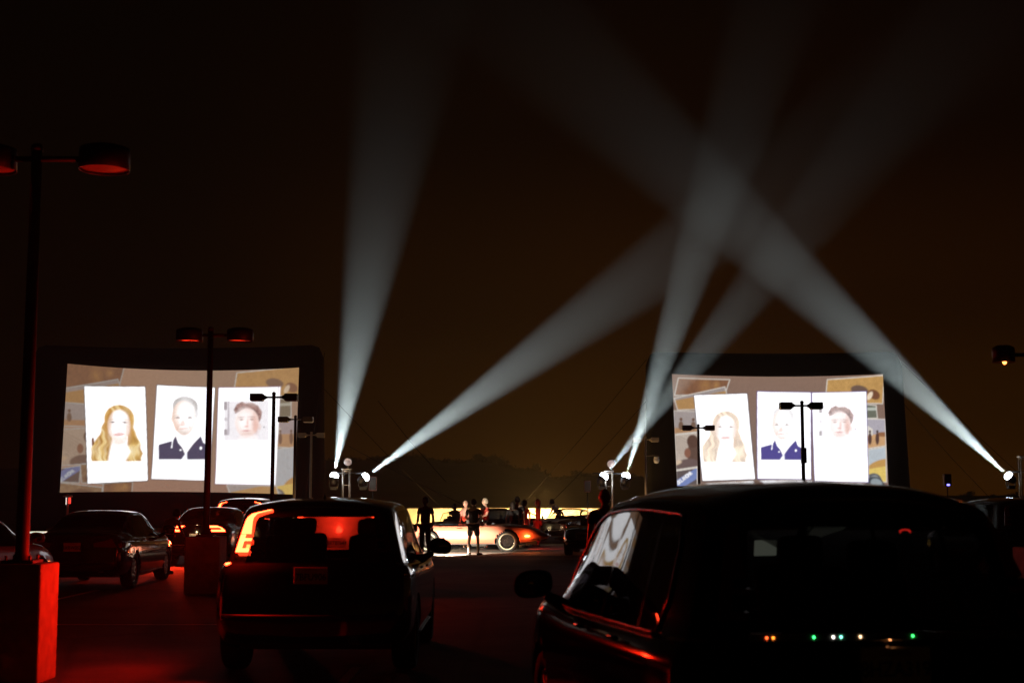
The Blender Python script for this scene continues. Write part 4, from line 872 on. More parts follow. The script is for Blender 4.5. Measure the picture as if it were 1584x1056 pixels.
spot_light('high_brake_lamp', s7.endp(.5, 1.55, True, .12), (1, -.9, .10), 420, (1, .02, .005), math.radians(30), .5, .08, c7)  # red spot added to rim the standing man's head
point_light('brake_spill', s7.endp(0, 1.45, True, .4), 60, (1, .03, .01), .06, c7)  # added light that floods the van's back with red
# show cars in the lit arena
cl, sl = make_car('classic_convertible', 'long coral red classic convertible broadside on the floodlit asphalt', 'car', (place(728, 45.6), 45.6, 0), math.radians(-90), ROADSTER, ROSE, G_CLEAR, rim='wire', rimm=CHROME, whitewall=True, group='show cars in the arena', tail_shape='round')
pm = sl.pt(4.25, 3.6, 1, .012); MB().lathe([(.0001, .02), (.05, .015), (.06, -.02)], 14, Matrix.Translation(pm) @ Matrix.Rotation(math.pi / 2, 4, 'Y') @ Matrix.Diagonal((.55, 1.6, 1, 1))).build('marker_lamp', mat('amber_marker', (1, .4, .1), .4, emis=(1, .30, .07), strength=9), cl, True)
point_light('marker_glow', pm + Vector((.12, 0, 0)), 10, (1, .2, .04), .03, cl)
cs, ss = make_car('striped_coupe', 'black classic coupe with two white stripes on its bonnet', 'car', (place(880, 55.5), 55.5, 0), math.radians(158), COUPE, BLACK, G_CLEAR, group='show cars in the arena', tail_shape='round', rim='five', seats=False, head=None)
wpt = mat('white_stripe_paint', (.75, .72, .66), .35, coat=.8)
for xo in (-.22, .22):
    P = []; Q = []
    for y in np.linspace(3.3, 4.62, 12):
        zt = np.interp(y, ss.ys, ss.tp) + .006; P.append(Vector((xo - .13, y - 2.35, zt - .006))); Q.append(Vector((xo + .13, y - 2.35, zt - .006)))
    v, f = strip(P, Q, .012, (0, 0, 1)); MB().add(v, f).build('bonnet_stripe', wpt, cs)
make_car('open_roadster', 'small black roadster with bright chrome nose beside the standing man', 'car', (place(922, 43.6), 43.6, 0), math.radians(172), ROADSTER, BLACK, G_CLEAR, group='show cars in the arena', tail_shape='round', plate='4CVB882', plate_front=True, platez=.62, plate_dx=.30)
make_car('classic_convertible', 'dark open classic car behind the coral one, number plate and chrome catching light', 'car', (place(712, 50.5), 51.0, 0), math.radians(165), ROADSTER, BLACK, G_CLEAR, group='show cars in the arena', tail_shape='round', plate='3TGN645', plate_front=True, platez=.70)
make_car('striped_coupe', 'plain black coupe parked low behind the middle of the crowd', 'car', (place(778, 57.0), 57.0, 0), math.radians(-90), COUPE, BLACK2, G_DARK, group='show cars in the arena', tail_shape='round')

# ------------------------------------------------------------------ lamp posts
def lamp_post(px, d, px_heads, py_head, lit, label, drum=True, ped=True, pedw=.62, pyaw=0.0, warm=None, extra=None, pedh=1.0, rad=None, paint=None):
    X = place(px, d); s = F / d; zh = H + (770 - py_head) / s; POSTM = paint or POST0; SHADE = paint or SHADE0
    root = thing('parking_lot_lamp', label, 'lamp post', (X, d, 0), 0, 'double headed parking lot lamps')
    zt = 0.0
    if ped:
        zt = 1.0
        zt = pedh
        MB().box((0, 0, zt / 2), (pedw, pedw, zt), (0, 0, pyaw), .018).build('pedestal', CONC, root)
    mb = MB(); mb.box((0, 0, zt + .015), (.30, .30, .03), (0, 0, pyaw), .005)
    for a in (-1, 1):
        for b in (-1, 1): mb.lathe([(.014, zt + .03), (.014, zt + .07), (.0001, zt + .075)], 6, Matrix.Translation((a * .11, b * .11, 0)))
    mb.build('base_plate', POSTM, root)
    MB().tube([(0, 0, zt + .03), (0, 0, zt + .1), (0, 0, zh + .12)], [.085, .062, .05], 16).build('pole', POSTM, root, True)
    mb = MB(); xs = [(p - px) / s for p in px_heads]
    rad = rad or (.24 if drum else .20)
    mb.tube([(min(xs) + rad * .8 if min(xs) < -.1 else 0, 0, zh + .02), (max(xs) - rad * .8 if max(xs) > .1 else 0, 0, zh + .02)], .028, 8); mb.lathe([(.06, zh + .1), (.05, zh + .16), (.0001, zh + .18)], 12); mb.build('arm', POSTM, root, True)
    for x in xs:
        if drum:
            h = MB().lathe([(.0001, .135), (rad * .6, .13), (rad * .97, .10), (rad, .06), (rad, -.11), (rad * .97, -.11), (rad * .95, -.09)], 32, Matrix.Translation((x, 0, zh + .02)), cap=False).build('lamp_shade', SHADE, root, True)
            MB().lathe([(rad * .95, -.085), (rad * .6, -.095), (.0001, -.10)], 32, Matrix.Translation((x, 0, zh + .02)), cap=False).build('diffuser', UNDER, h, True)
        else:
            sg = 1 if x > 0 else -1
            mb = MB(); mb.box((x + sg * .02, 0, zh + .02), (.36, .34, .20), None, .02); xa = x - sg * .16
            mb.add([(xa, -.12, zh + .09), (xa, .12, zh + .09), (xa, .12, zh - .05), (xa, -.12, zh - .05), (xa - sg * .10, -.05, zh + .05), (xa - sg * .10, .05, zh + .05), (xa - sg * .10, .05, zh - .01), (xa - sg * .10, -.05, zh - .01)], [(0, 1, 2, 3), (4, 7, 6, 5), (0, 4, 5, 1), (1, 5, 6, 2), (2, 6, 7, 3), (3, 7, 4, 0)])
            h = mb.build('lamp_shade', SHADE, root); MB().box((x + sg * .02, 0, zh - .085), (.30, .28, .012)).build('diffuser', UNDER, h)
    if warm:
        x = xs[warm[0]]; MB().lathe([(.0001, -.03), (.028, -.01), (.028, .02), (.0001, .03)], 12, Matrix.Translation((x + warm[1], -.12, zh - .10))).build('bulb', mat('amber_bulb', (1, .4, .1), .5, emis=(1, .30, .06), strength=7), root, True)
        point_light('bulb_glow', (x + warm[1], -.12, zh - .135), 1.0, (1, .16, .03), .03, root)
    return root, zh
lp1, z1 = lamp_post(42, 13.4, (-30, 149), 242, 0, 'nearest lamp post at the left edge, its pedestal face glowing red', pedw=.54, pedh=1.08)
# the near post is plumb: its head stands above the base, perspective makes it lean in the picture
lp2, z2 = lamp_post(323, 25.6, (290, 369), 520, 0, 'lamp post standing in front of the left screen, splitting its picture', pyaw=math.radians(0))
lamp_post(423, 40, (398, 449), 616, 0, 'lamp post before the right part of the left screen, first and nearest of its row', drum=False, ped=False)
lamp_post(457, 52, (439, 476), 650, 0, 'lamp post on the right edge of the left screen, second of its row', drum=False, ped=False)
lamp_post(482, 66, (468, 496), 674, 0, 'palest lamp post against the left screen frame, last of its row', drum=False, ped=False, paint=LITP)
lamp_post(1080, 56, (1063, 1097), 663, 0, 'lamp post before the left part of the right screen', drum=False, ped=False)
lr2, _ = lamp_post(1241, 43, (1217, 1262), 629, 0, 'lamp post with a junction box centred in front of the right screen', drum=False, ped=False)
MB().box((0, -.10, H + 65 / 51), (.16, .12, .46), None, .01).build('junction_box', POSTM, lr2)
lr3, _ = lamp_post(998, 68, (985, 1012), 681, 0, 'brown lamp post with a round camera hanging at the left edge of the right screen', drum=False, ped=False, paint=LITP)
mb = MB(); zz3 = H + 65 * 68 / F; mb.tube([(0, 0, zz3), (.52, 0, zz3 + .02)], .03, 8); mb.box((.52, 0, zz3 + .02), (.2, .08, .06)); mb.build('camera_arm', POSTM, lr3)
MB().lathe([(.0001, -.17), (.09, -.15), (.13, -.06), (.13, .02), (.10, .07), (.12, .09), (.12, .16), (.0001, .2)], 20, Matrix.Translation((.52, 0, zz3 - .2))).build('dome_camera', mat('white_plastic', (.75, .74, .7), .3), lr3, True)
lamp_post(1604, 20, (1556, 1652), 551, 0, 'lamp post past the right edge with one shade and a glowing bulb in view', warm=(0, -.03), rad=.155)

# ------------------------------------------------------------------ light masts with moving heads
TR = mat('truss_aluminium', (.55, .47, .38), .4, metal=.7)
def mast(px, d, topy, w, label):
    X = place(px, d); s = F / d; zt = H + (770 - topy) / s
    root = thing('lighting_mast', label, 'truss', (X, d, 0), 0, 'truss masts carrying lights')
    mb = MB(); h = w / 2
    for a in (-h, h):
        for b in (-h, h): mb.tube([(a, b, .04), (a, b, zt)], .026, 8)
    n = int((zt) / .5)
    for k in range(n + 1):
        z = .1 + k * (zt - .15) / n
        for (p, q) in (((-h, -h), (h, -h)), ((h, -h), (h, h)), ((h, h), (-h, h)), ((-h, h), (-h, -h))):
            mb.tube([(*p, z), (*q, z)], .014, 6)
            if k < n and k % 2 == 0: pass
    mb.build('truss', TR, root, True)
    MB().box((0, 0, .02), (1.0, 1.0, .04), None, .01).build('base_plate', STEEL, root); MB().box((0, 0, zt + .03), (w + .1, w + .1, .05), None, .01).build('top_plate', ALU, root)
    return root, X, zt
def beam(name, X, d, z, heading, energy, angle, label, steep=6.4, color=(.80, .96, .97)):
    D = Vector(heading).normalized()
    root = thing('moving_head_light', label, 'stage light', (X, d, z), 0, 'moving head spotlights with beams')
    mb = MB(); mb.box((0, .05, -.36), (.26, .26, .13), None, .02)
    for sg in (-1, 1): mb.box((sg * .17, .05, -.14), (.03, .10, .36), None, .01)
    mb.box((0, .05, -.30), (.36, .12, .03)); mb.tube([(0, .15, -.36), (0, .30, -.30), (0, .30, .22)], .02, 6); mb.build('yoke', BLACKPL, root)
    Q = D.to_track_quat('Z', 'Y').to_matrix().to_4x4()
    M = Matrix.Translation((0, .05, 0)) @ Q
    MB().lathe([(.0001, -.24), (.10, -.22), (.15, -.12), (.165, .04), (.15, .06)], 24, M, cap=False).build('lamp_housing', BLACKPL, root, True)
    MB().lathe([(.10, .0), (.15, .04), (.17, .10), (.15, .17), (.09, .225), (.0001, .245)], 24, M, cap=False).build('lens', mat('beam_lens', (1, 1, 1), .2, emis=(.82, .90, 1.0), strength=25), root, True)
    spot_light('beam', Vector((0, .05, 0)) + D * .26, D, energy, color, angle, .6, .05, root, steep)
    return root
def dirpx(a, b, dy=0.0): return (b[0] - a[0], dy, -(b[1] - a[1]))
D0 = 55.0
m1, mx1, mz1 = mast(537, D0, 727, .26, 'truss mast between the two screens, close to the left one')
MB().tube([(-.62, -.05, mz1 - .12), (.75, -.05, mz1 - .12)], .03, 8).build('crossbar', BLACKPL, m1, True)
m2, mx2, mz2 = mast(941, D0, 730, .26, 'truss mast behind the standing man, close to the right screen')
MB().tube([(-.62, -.05, mz2 - .06), (.78, -.05, mz2 - .06)], .03, 8).build('crossbar', BLACKPL, m2, True)
m3, mx3, mz3 = mast(1580, D0, 708, .26, 'tall truss mast at the right edge of the photo')
MB().tube([(-.62, -.05, mz3 - .55), (.2, -.05, mz3 - .55)], .03, 8).build('crossbar', BLACKPL, m3, True)
E = 2.6e6
def beam_at(px, py, to, e, ang, label, steep=3.8):
    p = Wp(px, py, D0); return beam('b', p.x, D0 - .35, p.z, dirpx((px, py), to), e, math.radians(ang), label, steep)
beam_at(518, 740, (566, 440), E * 1.0, 17.0, 'spotlight left of the left mast throwing the near vertical beam')
beam_at(563, 740, (1000, 425), E * 1.15, 12.5, 'spotlight right of the left mast throwing the long beam to the right', 6.0)
beam_at(931, 740, (1150, 469), E * .45, 12.5, 'spotlight left of the middle mast, its beam leaning right', 5.6)
beam_at(966, 740, (1110, 300), E * .8, 13.0, 'spotlight right of the middle mast with the steeper beam', 4.8)
beam_at(1559, 739, (1250, 441), E * 1.3, 13.0, 'spotlight at the right edge throwing the widest beam to the upper left', 6.0)
def wash_light(root_x, z, face, label):
    r = thing('round_floodlight', label, 'floodlight', (root_x, D0 + .45, z), 0, 'round floodlights on the masts')
    M = Matrix.Rotation(math.pi / 2 + .25, 4, 'X')
    MB().lathe([(.0001, -.2), (.12, -.18), (.165, .0), (.165, .05), (.15, .05)], 24, M, cap=False).build('can', BLACKPL, r, True)
    MB().lathe([(.15, .04), (.0001, .055)], 24, M, cap=False).build('lens', mat('idle_lens', (.55, .42, .36), .2, emis=(.6, .42, .36), strength=face * .5), r, True)
    MB().box((0, .03, -.19), (.06, .06, .16)).build('bracket', BLACKPL, r)
wash_light(mx1, mz1 + .33, .5, 'dim round floodlight on top of the left mast'); wash_light(mx2 + .12, mz2 + .33, .5, 'round floodlight on top of the middle mast inside a beam')

# ------------------------------------------------------------------ speakers
def speaker(px, d, py0, py1, wpx, label, blue=False, tint=(.02, .012, .01)):
    s = F / d; X = place(px, d); z0 = H + (770 - py1) / s; z1 = H + (770 - py0) / s; w = wpx / s
    root = thing('speaker_on_stand', label, 'loudspeaker', (X, d, 0), 0, 'loudspeakers on stands')
    b = MB().box((0, 0, (z0 + z1) / 2), (w, w * .9, z1 - z0), None, .02).build('cabinet', mat('speaker_cabinet', tint, .6), root)
    MB().box((0, -w * .45 - .006, (z0 + z1) / 2), (w * .84, .012, (z1 - z0) * .86), None, .004).build('grille', mat('speaker_grille', (.02, .02, .02), .7, noise=.5, scale=90), root)
    MB().tube([(0, 0, .05), (0, 0, z0)], .02, 8).build('pole', BLACKPL, root, True)
    for k in range(3):
        a = k * 2.094 + .5; MB().tube([(0, 0, .75), (math.cos(a) * .5, math.sin(a) * .5, .02)], .012, 6).build('leg', BLACKPL, root, True)
    if blue: MB().box((0, -w * .47, z0 + .05), (w * .4, .02, .06)).build('indicator_light', mat('blue_led', (.1, .1, 1), .4, emis=(.18, .16, 1.0), strength=5), root)
speaker(578, 56, 737, 759, 12, 'reddish loudspeaker cabinet right of the left mast', tint=(.09, .02, .015)); speaker(908, 56, 743, 761, 10, 'dark loudspeaker cabinet left of the middle mast'); speaker(1462, 50, 733, 752, 11, 'loudspeaker with a blue light under it against the right sky', blue=True)

# ------------------------------------------------------------------ floodlit barrier wall
WALLM = mat('cream_barrier_panel', (.62, .56, .42), .7, noise=.12, scale=2.5)
DW = 75.0
wr = thing('barrier_wall', 'low cream barrier wall behind the crowd, floodlit yellow', 'wall', (place(800, DW), DW, 0), 0)
xw0, xw1 = place(632, DW) - place(800, DW), place(985, DW) - place(800, DW); n = 11
for k in range(n):
    a = xw0 + (xw1 - xw0) * k / n; b = xw0 + (xw1 - xw0) * (k + 1) / n
    MB().box(((a + b) / 2, 0, .58), (b - a - .02, .10, 1.12), None, .01).build('panel', WALLM, wr)
MB().box(((xw0 + xw1) / 2, 0, 1.16), (xw1 - xw0, .14, .04)).build('cap_rail', mat('dark_rail_wood', (.03, .02, .012), .7), wr)
for k in range(n + 1): MB().box((xw0 + (xw1 - xw0) * k / n, -.09, .58), (.06, .06, 1.12)).build('post', WALLM, wr)
def ground_flood(px, d, label, energy, color, direction, ang=120, blend=.6):
    x = place(px, d); r = thing('ground_floodlight', label, 'floodlight', (x, d, 0), 0, 'floodlights on the ground before the wall')
    D = Vector(direction).normalized(); yaw = math.atan2(-D.x, D.y)
    M = Matrix.Translation((0, 0, .26)) @ Matrix.Rotation(yaw, 4, 'Z')
    h = MB(); h.add(*(lambda mb: (mb.v, mb.f))(MB().box((0, 0, 0), (.30, .10, .22), None, .01))); hv = [M @ Vector(v) for v in h.v]; obj('housing', hv, h.f, BLACKPL, r, False)
    g = MB().box((0, .056, 0), (.25, .01, .17)); obj('lens', [M @ Vector(v) for v in g.v], g.f, mat('flood_lens', (1, .8, .5), .3, emis=(1, .72, .35), strength=12), r, False)
    MB().tube([(-.17, 0, .28), (-.17, 0, .02), (.17, 0, .02), (.17, 0, .28)], .012, 6).build('stand', BLACKPL, r)
    spot_light('flood', Vector((0, 0, .26)) + D * .12, D, energy, color, math.radians(ang), blend, .08, r)
WARM = (1.0, .60, .21)
for px, e in ((652, 260), (700, 380), (745, 560), (790, 1000), (832, 1900), (872, 1200), (915, 600)):
    ground_flood(px, DW - 2.0, 'ground floodlight facing the cream wall ' + {652: 'at its left end', 700: 'behind the dark open car', 745: 'behind the man in shorts', 790: 'behind the couple', 832: 'behind the woman with a phone', 872: 'behind the striped coupe', 915: 'behind the roadster', 950: 'behind the standing man'}[px], e, WARM, (-.1 if px < 900 else -.5, 1, .15), 150 if px < 900 else 120)
ground_flood(760, 52, 'ground floodlight behind the coral car facing left', 250, (1, .62, .30), (-1, .15, .12), 70)
ground_flood(800, 52, 'ground floodlight behind the coral car facing right', 120, (1, .62, .30), (1, .15, .12), 70)
ground_flood(972, 66.5, 'ground floodlight at the foot of the brown post by the right screen', 300, (1, .62, .30), (.30, .7, 1.3), 80)  # lamp added out of view to warm this post from below
ground_flood(474, 50.0, 'ground floodlight between the feet of the two farthest left posts', 420, (1, .62, .30), (-.15, 1, .75), 90)  # added lamp, kept hidden, brightens both posts
ground_flood(528, 53.2, 'ground floodlight at the foot of the left truss mast', 90, (1, .62, .30), (.14, 1, 1.0), 70)
ground_flood(930, 53.2, 'ground floodlight at the foot of the middle truss mast', 90, (1, .62, .30), (.2, 1, 1.0), 70)
ground_flood(803, 47.4, 'red ground floodlight behind the nose of the coral car', 260, (1, .05, .02), (1, .55, .22), 120)  # unseen red source added to colour the women beyond the nose
ground_flood(696, 46.9, 'red ground floodlight behind the middle of the coral car', 90, (1, .10, .05), (1, .1, .7), 120)  # second added red source, for the heads behind the car
# lamp added in place of an unseen headlight to light the coral car (hidden behind the SUV), and the smoke glow behind the wall
r_ = thing('work_light', 'work light on the asphalt shining along the coral convertible', 'floodlight', (place(680, 41.5), 41.5, 0), math.radians(90))
MB().box((0, 0, .42), (.12, .34, .24), None, .01).build('housing', BLACKPL, r_); MB().box((.066, 0, .42), (.012, .28, .18)).build('lens', mat('flood_lens', (1, .8, .5), .3), r_)
MB().tube([(0, -.18, .44), (0, -.18, .02), (0, .18, .02), (0, .18, .44)], .013, 6).build('stand', BLACKPL, r_)
spot_light('work_beam', (.12, 0, .42), (1, -.08, -.38), 2800, (1, .84, .64), math.radians(74), .3, .05, r_)
point_light('wall_back_lamp', (place(842, 79), 79, .9), 3500, (1, .50, .12), .3, wr).location = (place(842, 79) - place(800, DW), 4.0, .9)

# ------------------------------------------------------------------ people
SKIN = [mat('skin_light', (.55, .34, .25), .5), mat('skin_tan', (.38, .22, .15), .5), mat('skin_dark', (.12, .07, .05), .5)]
def skin_mesh(verts, edges, radii, root_i=0, sub=1):
    me = bpy.data.meshes.new('tmp'); me.from_pydata(verts, edges, []); o = bpy.data.objects.new('tmp', me); COL.objects.link(o)
    md = o.modifiers.new('s', 'SKIN'); md.use_smooth_shade = True; md.branch_smoothing = .5
    for i, v in enumerate(me.skin_vertices[0].data):
        r = radii[i]; v.radius = (r, r) if not isinstance(r, tuple) else r; v.use_root = (i == root_i)
    sb = o.modifiers.new('u', 'SUBSURF'); sb.levels = sub; sb.render_levels = sub
    dg = bpy.context.evaluated_depsgraph_get(); ev = o.evaluated_get(dg); m2 = bpy.data.meshes.new_from_object(ev)
    v = [x.co.copy() for x in m2.vertices]; f = [tuple(p.vertices) for p in m2.polygons]
    bpy.data.objects.remove(o); bpy.data.meshes.remove(me); bpy.data.meshes.remove(m2)
    return v, f
def head_mesh(c, turn):
    bm = bmesh.new(); bmesh.ops.create_uvsphere(bm, u_segments=28, v_segments=20, radius=1); out = []; M = Matrix.Translation(c) @ Matrix.Rotation(turn, 4, 'Z')
    for v in bm.verts:
        x, y, z = v.co; lo = max(0, -z); X = x * .077 * (1 - .30 * lo ** 1.5); Y = y * .098 * (1 - .12 * lo) + (.012 * lo if y > 0 else -.0); Zz = z * .118
        if y > .5: Y += .022 * math.exp(-((x / .16) ** 2 + ((z + .12) / .2) ** 2)); Y += .008 * math.exp(-((x / .35) ** 2 + ((z + .5) / .10) ** 2)); Y -= .010 * (math.exp(-(((x - .38) / .18) ** 2 + ((z - .08) / .12) ** 2)) + math.exp(-(((x + .38) / .18) ** 2 + ((z - .08) / .12) ** 2))); Y += .008 * math.exp(-((x / .3) ** 2 + ((z + .85) / .15) ** 2))
        if abs(x) > .9 and abs(z) < .3: X *= 1.12
        out.append(M @ Vector((X, Y, Zz)))
    f = [tuple(v.index for v in q.verts) for q in bm.faces]; bm.free(); return out, f
def person(px, d, hgt, yaw, label, skin=0, shirt=None, pants=None, hair=None, arms=None, legs='stand', long_hair=False, dress=False, lean=0.0, z=0.0, curly=False, bald=False, shirtname='shirt', holds=None, shorts=False, lean_x=0.0):
    k = hgt / 1.74; root = thing('person', label, 'person', (place(px, d), d, z), yaw, 'people standing around the show cars')
    def Lb(x, y, zz):                                                     # lean the upper body about the hips
        dz = max(0, zz - .95); return Vector((x + lean_x * dz, y + math.sin(lean) * dz, zz - (1 - math.cos(lean)) * dz)) * k
    P = {}; names = []; V = []; R = []; E = []
    def vtx(n, p, r): names.append(n); P[n] = len(V); V.append(p); R.append(r * k if not isinstance(r, tuple) else tuple(q * k for q in r))
    def edg(a, b): E.append((P[a], P[b]))
    fem = dress or long_hair; sw = .165 if fem else .185
    vtx('pel', Lb(0, 0, .96), (.14, .10)); vtx('waist', Lb(0, 0, 1.10), (.125, .09) if not fem else (.11, .085)); vtx('chest', Lb(0, .0, 1.28), (.15, .11)); vtx('nb', Lb(0, -.01, 1.43), (.10, .075)); vtx('nk', Lb(0, 0, 1.50), (.052, .052)); vtx('hd', Lb(0, .012, 1.58), (.055, .06))
    for a, b in (('pel', 'waist'), ('waist', 'chest'), ('chest', 'nb'), ('nb', 'nk'), ('nk', 'hd')): edg(a, b)
    arms = arms or [((.235, -.02, 1.14), (.245, .07, .90)), ((-.235, -.03, 1.14), (-.24, .05, .90))]
    for i, (el, wr_) in enumerate(arms):
        sg = 1 if i == 0 else -1; s_ = str(i); el = Vector(el); wr_ = Vector(wr_)
        vtx('sh' + s_, Lb(sg * sw, -.01, 1.41), .052); vtx('el' + s_, Lb(*el), .038); vtx('wr' + s_, Lb(*wr_), .025)
        edg('nb', 'sh' + s_); edg('sh' + s_, 'el' + s_); edg('el' + s_, 'wr' + s_)
        dr = (wr_ - el).normalized(); side = dr.cross(Vector((0, 1, 0.2))).normalized() if abs(dr.y) < .95 else Vector((1, 0, 0))
        pm = wr_ + dr * .055; vtx('pa' + s_, Lb(*pm), (.034, .02)); edg('wr' + s_, 'pa' + s_); curl = dr.cross(side).normalized()
        for q in range(4):
            kb = pm + dr * .035 + side * (q - 1.5) * .019; ln = (.058, .068, .062, .048)[q]; m_ = kb + dr * ln * .55 + curl * .008; t_ = kb + dr * ln * .9 + curl * .028
            vtx('k%s%d' % (s_, q), Lb(*kb), .0095); vtx('m%s%d' % (s_, q), Lb(*m_), .0085); vtx('t%s%d' % (s_, q), Lb(*t_), .007); edg('pa' + s_, 'k%s%d' % (s_, q)); edg('k%s%d' % (s_, q), 'm%s%d' % (s_, q)); edg('m%s%d' % (s_, q), 't%s%d' % (s_, q))
        tb = wr_ + dr * .03 + side * -.036; tt = tb + dr * .04 + side * -.018; vtx('th' + s_, Lb(*tb), .011); vtx('tt' + s_, Lb(*tt), .009); edg('pa' + s_, 'th' + s_); edg('th' + s_, 'tt' + s_)
    st = {'stand': .10, 'apart': .16, 'together': .05}[legs]
    for i in (0, 1):
        sg = 1 if i == 0 else -1; s_ = 'L' + str(i)
        vtx('hp' + s_, Vector((sg * .085, 0, .90)) * k, .085); vtx('kn' + s_, Vector((sg * (.09 + st) / 1.8, .02, .50)) * k, .056); vtx('cf' + s_, Vector((sg * (.095 + st * 1.2) / 1.9, -.01, .33)) * k, .052); vtx('an' + s_, Vector((sg * st, -.02, .09)) * k, .036); vtx('he' + s_, Vector((sg * st, -.03, .045)) * k, .038); vtx('to' + s_, Vector((sg * (st + .025), .15, .03)) * k, (.04, .026))
        edg('pel', 'hp' + s_)
        for a, b in (('hp', 'kn'), ('kn', 'cf'), ('cf', 'an'), ('an', 'he'), ('he', 'to')): edg(a + s_, b + s_)
    bulk = 1.0 if fem else 1.12
    R = [tuple(q * (bulk if names[i] in ('pel', 'waist', 'chest', 'nb') else 1.0) for q in r) if isinstance(r, tuple) else r for i, r in enumerate(R)]
    v, f = skin_mesh(V, E, R); hv, hf = head_mesh(Vector((0, 0, 0)), 0); hc = Lb(0, .02, 1.625)
    hv = [p * k + hc for p in hv]; n0 = len(v); obj('body', list(v) + hv, list(f) + [tuple(i + n0 for i in q) for q in hf], SKIN[skin], root)
    def subset(nm, names_, grow, m, ends=None, extra=None):
        vv = []; rr = []; mp = {}
        for n_ in names_:
            mp[n_] = len(vv); vv.append(V[P[n_]]); r = R[P[n_]]; rr.append(tuple(q + grow for q in r) if isinstance(r, tuple) else r + grow)
        ee = [(mp[names[a]], mp[names[b]]) for a, b in E if names[a] in mp and names[b] in mp]
        for (fr, to, t, g2) in (ends or []):
            i = len(vv); vv.append(V[P[fr]].lerp(V[P[to]], t)); r = R[P[fr]]; r = r[0] if isinstance(r, tuple) else r; rr.append(r * .92 + g2); ee.append((mp[fr], i))
        v2, f2 = skin_mesh(vv, ee, rr); return obj(nm, v2, f2, m, root)
    if dress:
        subset('dress', ['pel', 'waist', 'chest', 'nb'], .018, shirt, [('nb', 'sh0', .8, -.03), ('nb', 'sh1', .8, -.03)])
        vv = []; n = 20; prof = [(1.02, .125), (.94, .16), (.8, .19), (.65, .21), (.52, .225)]
        for (z_, r_) in prof:
            for j in range(n): a = 2 * math.pi * j / n; q = r_ * (1 + .05 * math.sin(a * 5 + z_ * 8) * (1.02 - z_) * 2); vv.append(Vector((q * math.cos(a), q * .72 * math.sin(a), z_)) * k)
        obj('skirt', vv, [(i * n + j, i * n + (j + 1) % n, (i + 1) * n + (j + 1) % n, (i + 1) * n + j) for i in range(len(prof) - 1) for j in range(n)], shirt, root)
    else:
        if shirt: subset(shirtname, ['pel', 'waist', 'chest', 'nb', 'sh0', 'sh1'], .022, shirt, [('sh0', 'el0', .62, .022), ('sh1', 'el1', .62, .022)])
        if pants:
            if shorts: subset('shorts', ['pel', 'hpL0', 'hpL1'], .024, pants, [('hpL0', 'knL0', .82, .02), ('hpL1', 'knL1', .82, .02)])
            else: subset('trousers', ['pel', 'hpL0', 'hpL1', 'knL0', 'knL1', 'cfL0', 'cfL1'], .022, pants, [('cfL0', 'anL0', .85, .014), ('cfL1', 'anL1', .85, .014)])
    for i in (0, 1):
        a = V[P['heL%d' % i]]; b = V[P['toL%d' % i]]; c = (a + b) / 2; yw = math.atan2(-(b - a).x, (b - a).y)
        MB().box((c.x, c.y + .015 * k, .035), (.095 * k, .27 * k, .07), (0, 0, yw), .022).build('shoe', mat('dark_shoe', (.02, .018, .018), .6), root, True)
    if hair and not bald:
        bm = bmesh.new(); bmesh.ops.create_uvsphere(bm, u_segments=24, v_segments=16, radius=1); rn = random.Random(int(px)); hv = []
        for q in bm.verts:
            x, y, z_ = q.co; g = 1.12 + (.22 * (rn.random()) if curly else .03 * rn.random()); X = x * .08 * g; Y = y * .10 * g - .012; Zz = z_ * .122 * g + .008
            if y > .25 and z_ < .45: Y = min(Y, .055); Zz = max(Zz, .06) if y > .5 else Zz
            if not long_hair and z_ < -.35: Zz = max(Zz, -.055 if not curly else -.09); X *= .85; Y = min(Y, .02)
            if long_hair and z_ < -.2 and y < .35: Zz = Zz * 2.3; X *= .95; Y = Y * .7 - .02
            hv.append(Vector((X, Y, Zz)) * k + hc)
        obj('hair', hv, [tuple(v.index for v in q.verts) for q in bm.faces], hair, root); bm.free()
    if holds == 'phone':
        w_ = V[P['pa0']]; MB().box(w_ + Vector((0, .03, .03)), (.075, .012, .15), (.3, 0, 0), .004).build('phone', BLACKPL, root)
    return root
cl_ = lambda n, c: mat('cloth_' + n, c, .85)
HB = mat('hair_dark', (.02, .014, .01), .7); HBL = mat('hair_blonde', (.62, .52, .40), .6); HBR = mat('hair_brown', (.06, .035, .02), .65)
BK, NV, RD, PK, GY = cl_('black', (.012, .012, .013)), cl_('navy', (.02, .02, .035)), cl_('red', (.42, .06, .04)), cl_('pink', (.62, .36, .30)), cl_('grey', (.12, .11, .10))
person(659, 40.6, 1.70, math.radians(160), 'man in dark clothes standing behind the black SUV mirror', 2, BK, BK, HB, legs='stand')
person(733, 42.6, 1.64, math.radians(-15), 'person in black T-shirt and shorts with bare calves before the coral car', 0, BK, BK, HB, arms=[((.26, .02, 1.16), (.14, .20, 1.06)), ((-.25, .0, 1.14), (-.10, .20, 1.08))], legs='apart', shorts=True)
person(721, 47.2, 1.60, math.radians(140), 'bald red lit man half hidden behind the person in black', 0, PK, GY, None, bald=True)
person(751, 47.4, 1.66, math.radians(120), 'fair haired person in a red top reaching over the open car', 0, RD, BK, HBL, arms=[((.24, .12, 1.18), (.14, .34, 1.14)), ((-.24, .08, 1.16), (-.14, .32, 1.12))])
person(706, 53.0, 1.52, math.radians(170), 'curly haired person bending over the dark open car', 2, GY, BK, HB, curly=True, lean=.5, arms=[((.22, .18, 1.12), (.16, .36, .98)), ((-.22, .18, 1.12), (-.16, .36, .98))])
person(793, 47.5, 1.56, math.radians(10), 'shorter dark haired person at the left of the couple', 2, BK, BK, HB, long_hair=True)
person(800, 47.9, 1.72, math.radians(-5), 'tall man in black standing with the couple behind the coral bonnet', 1, BK, BK, HB)
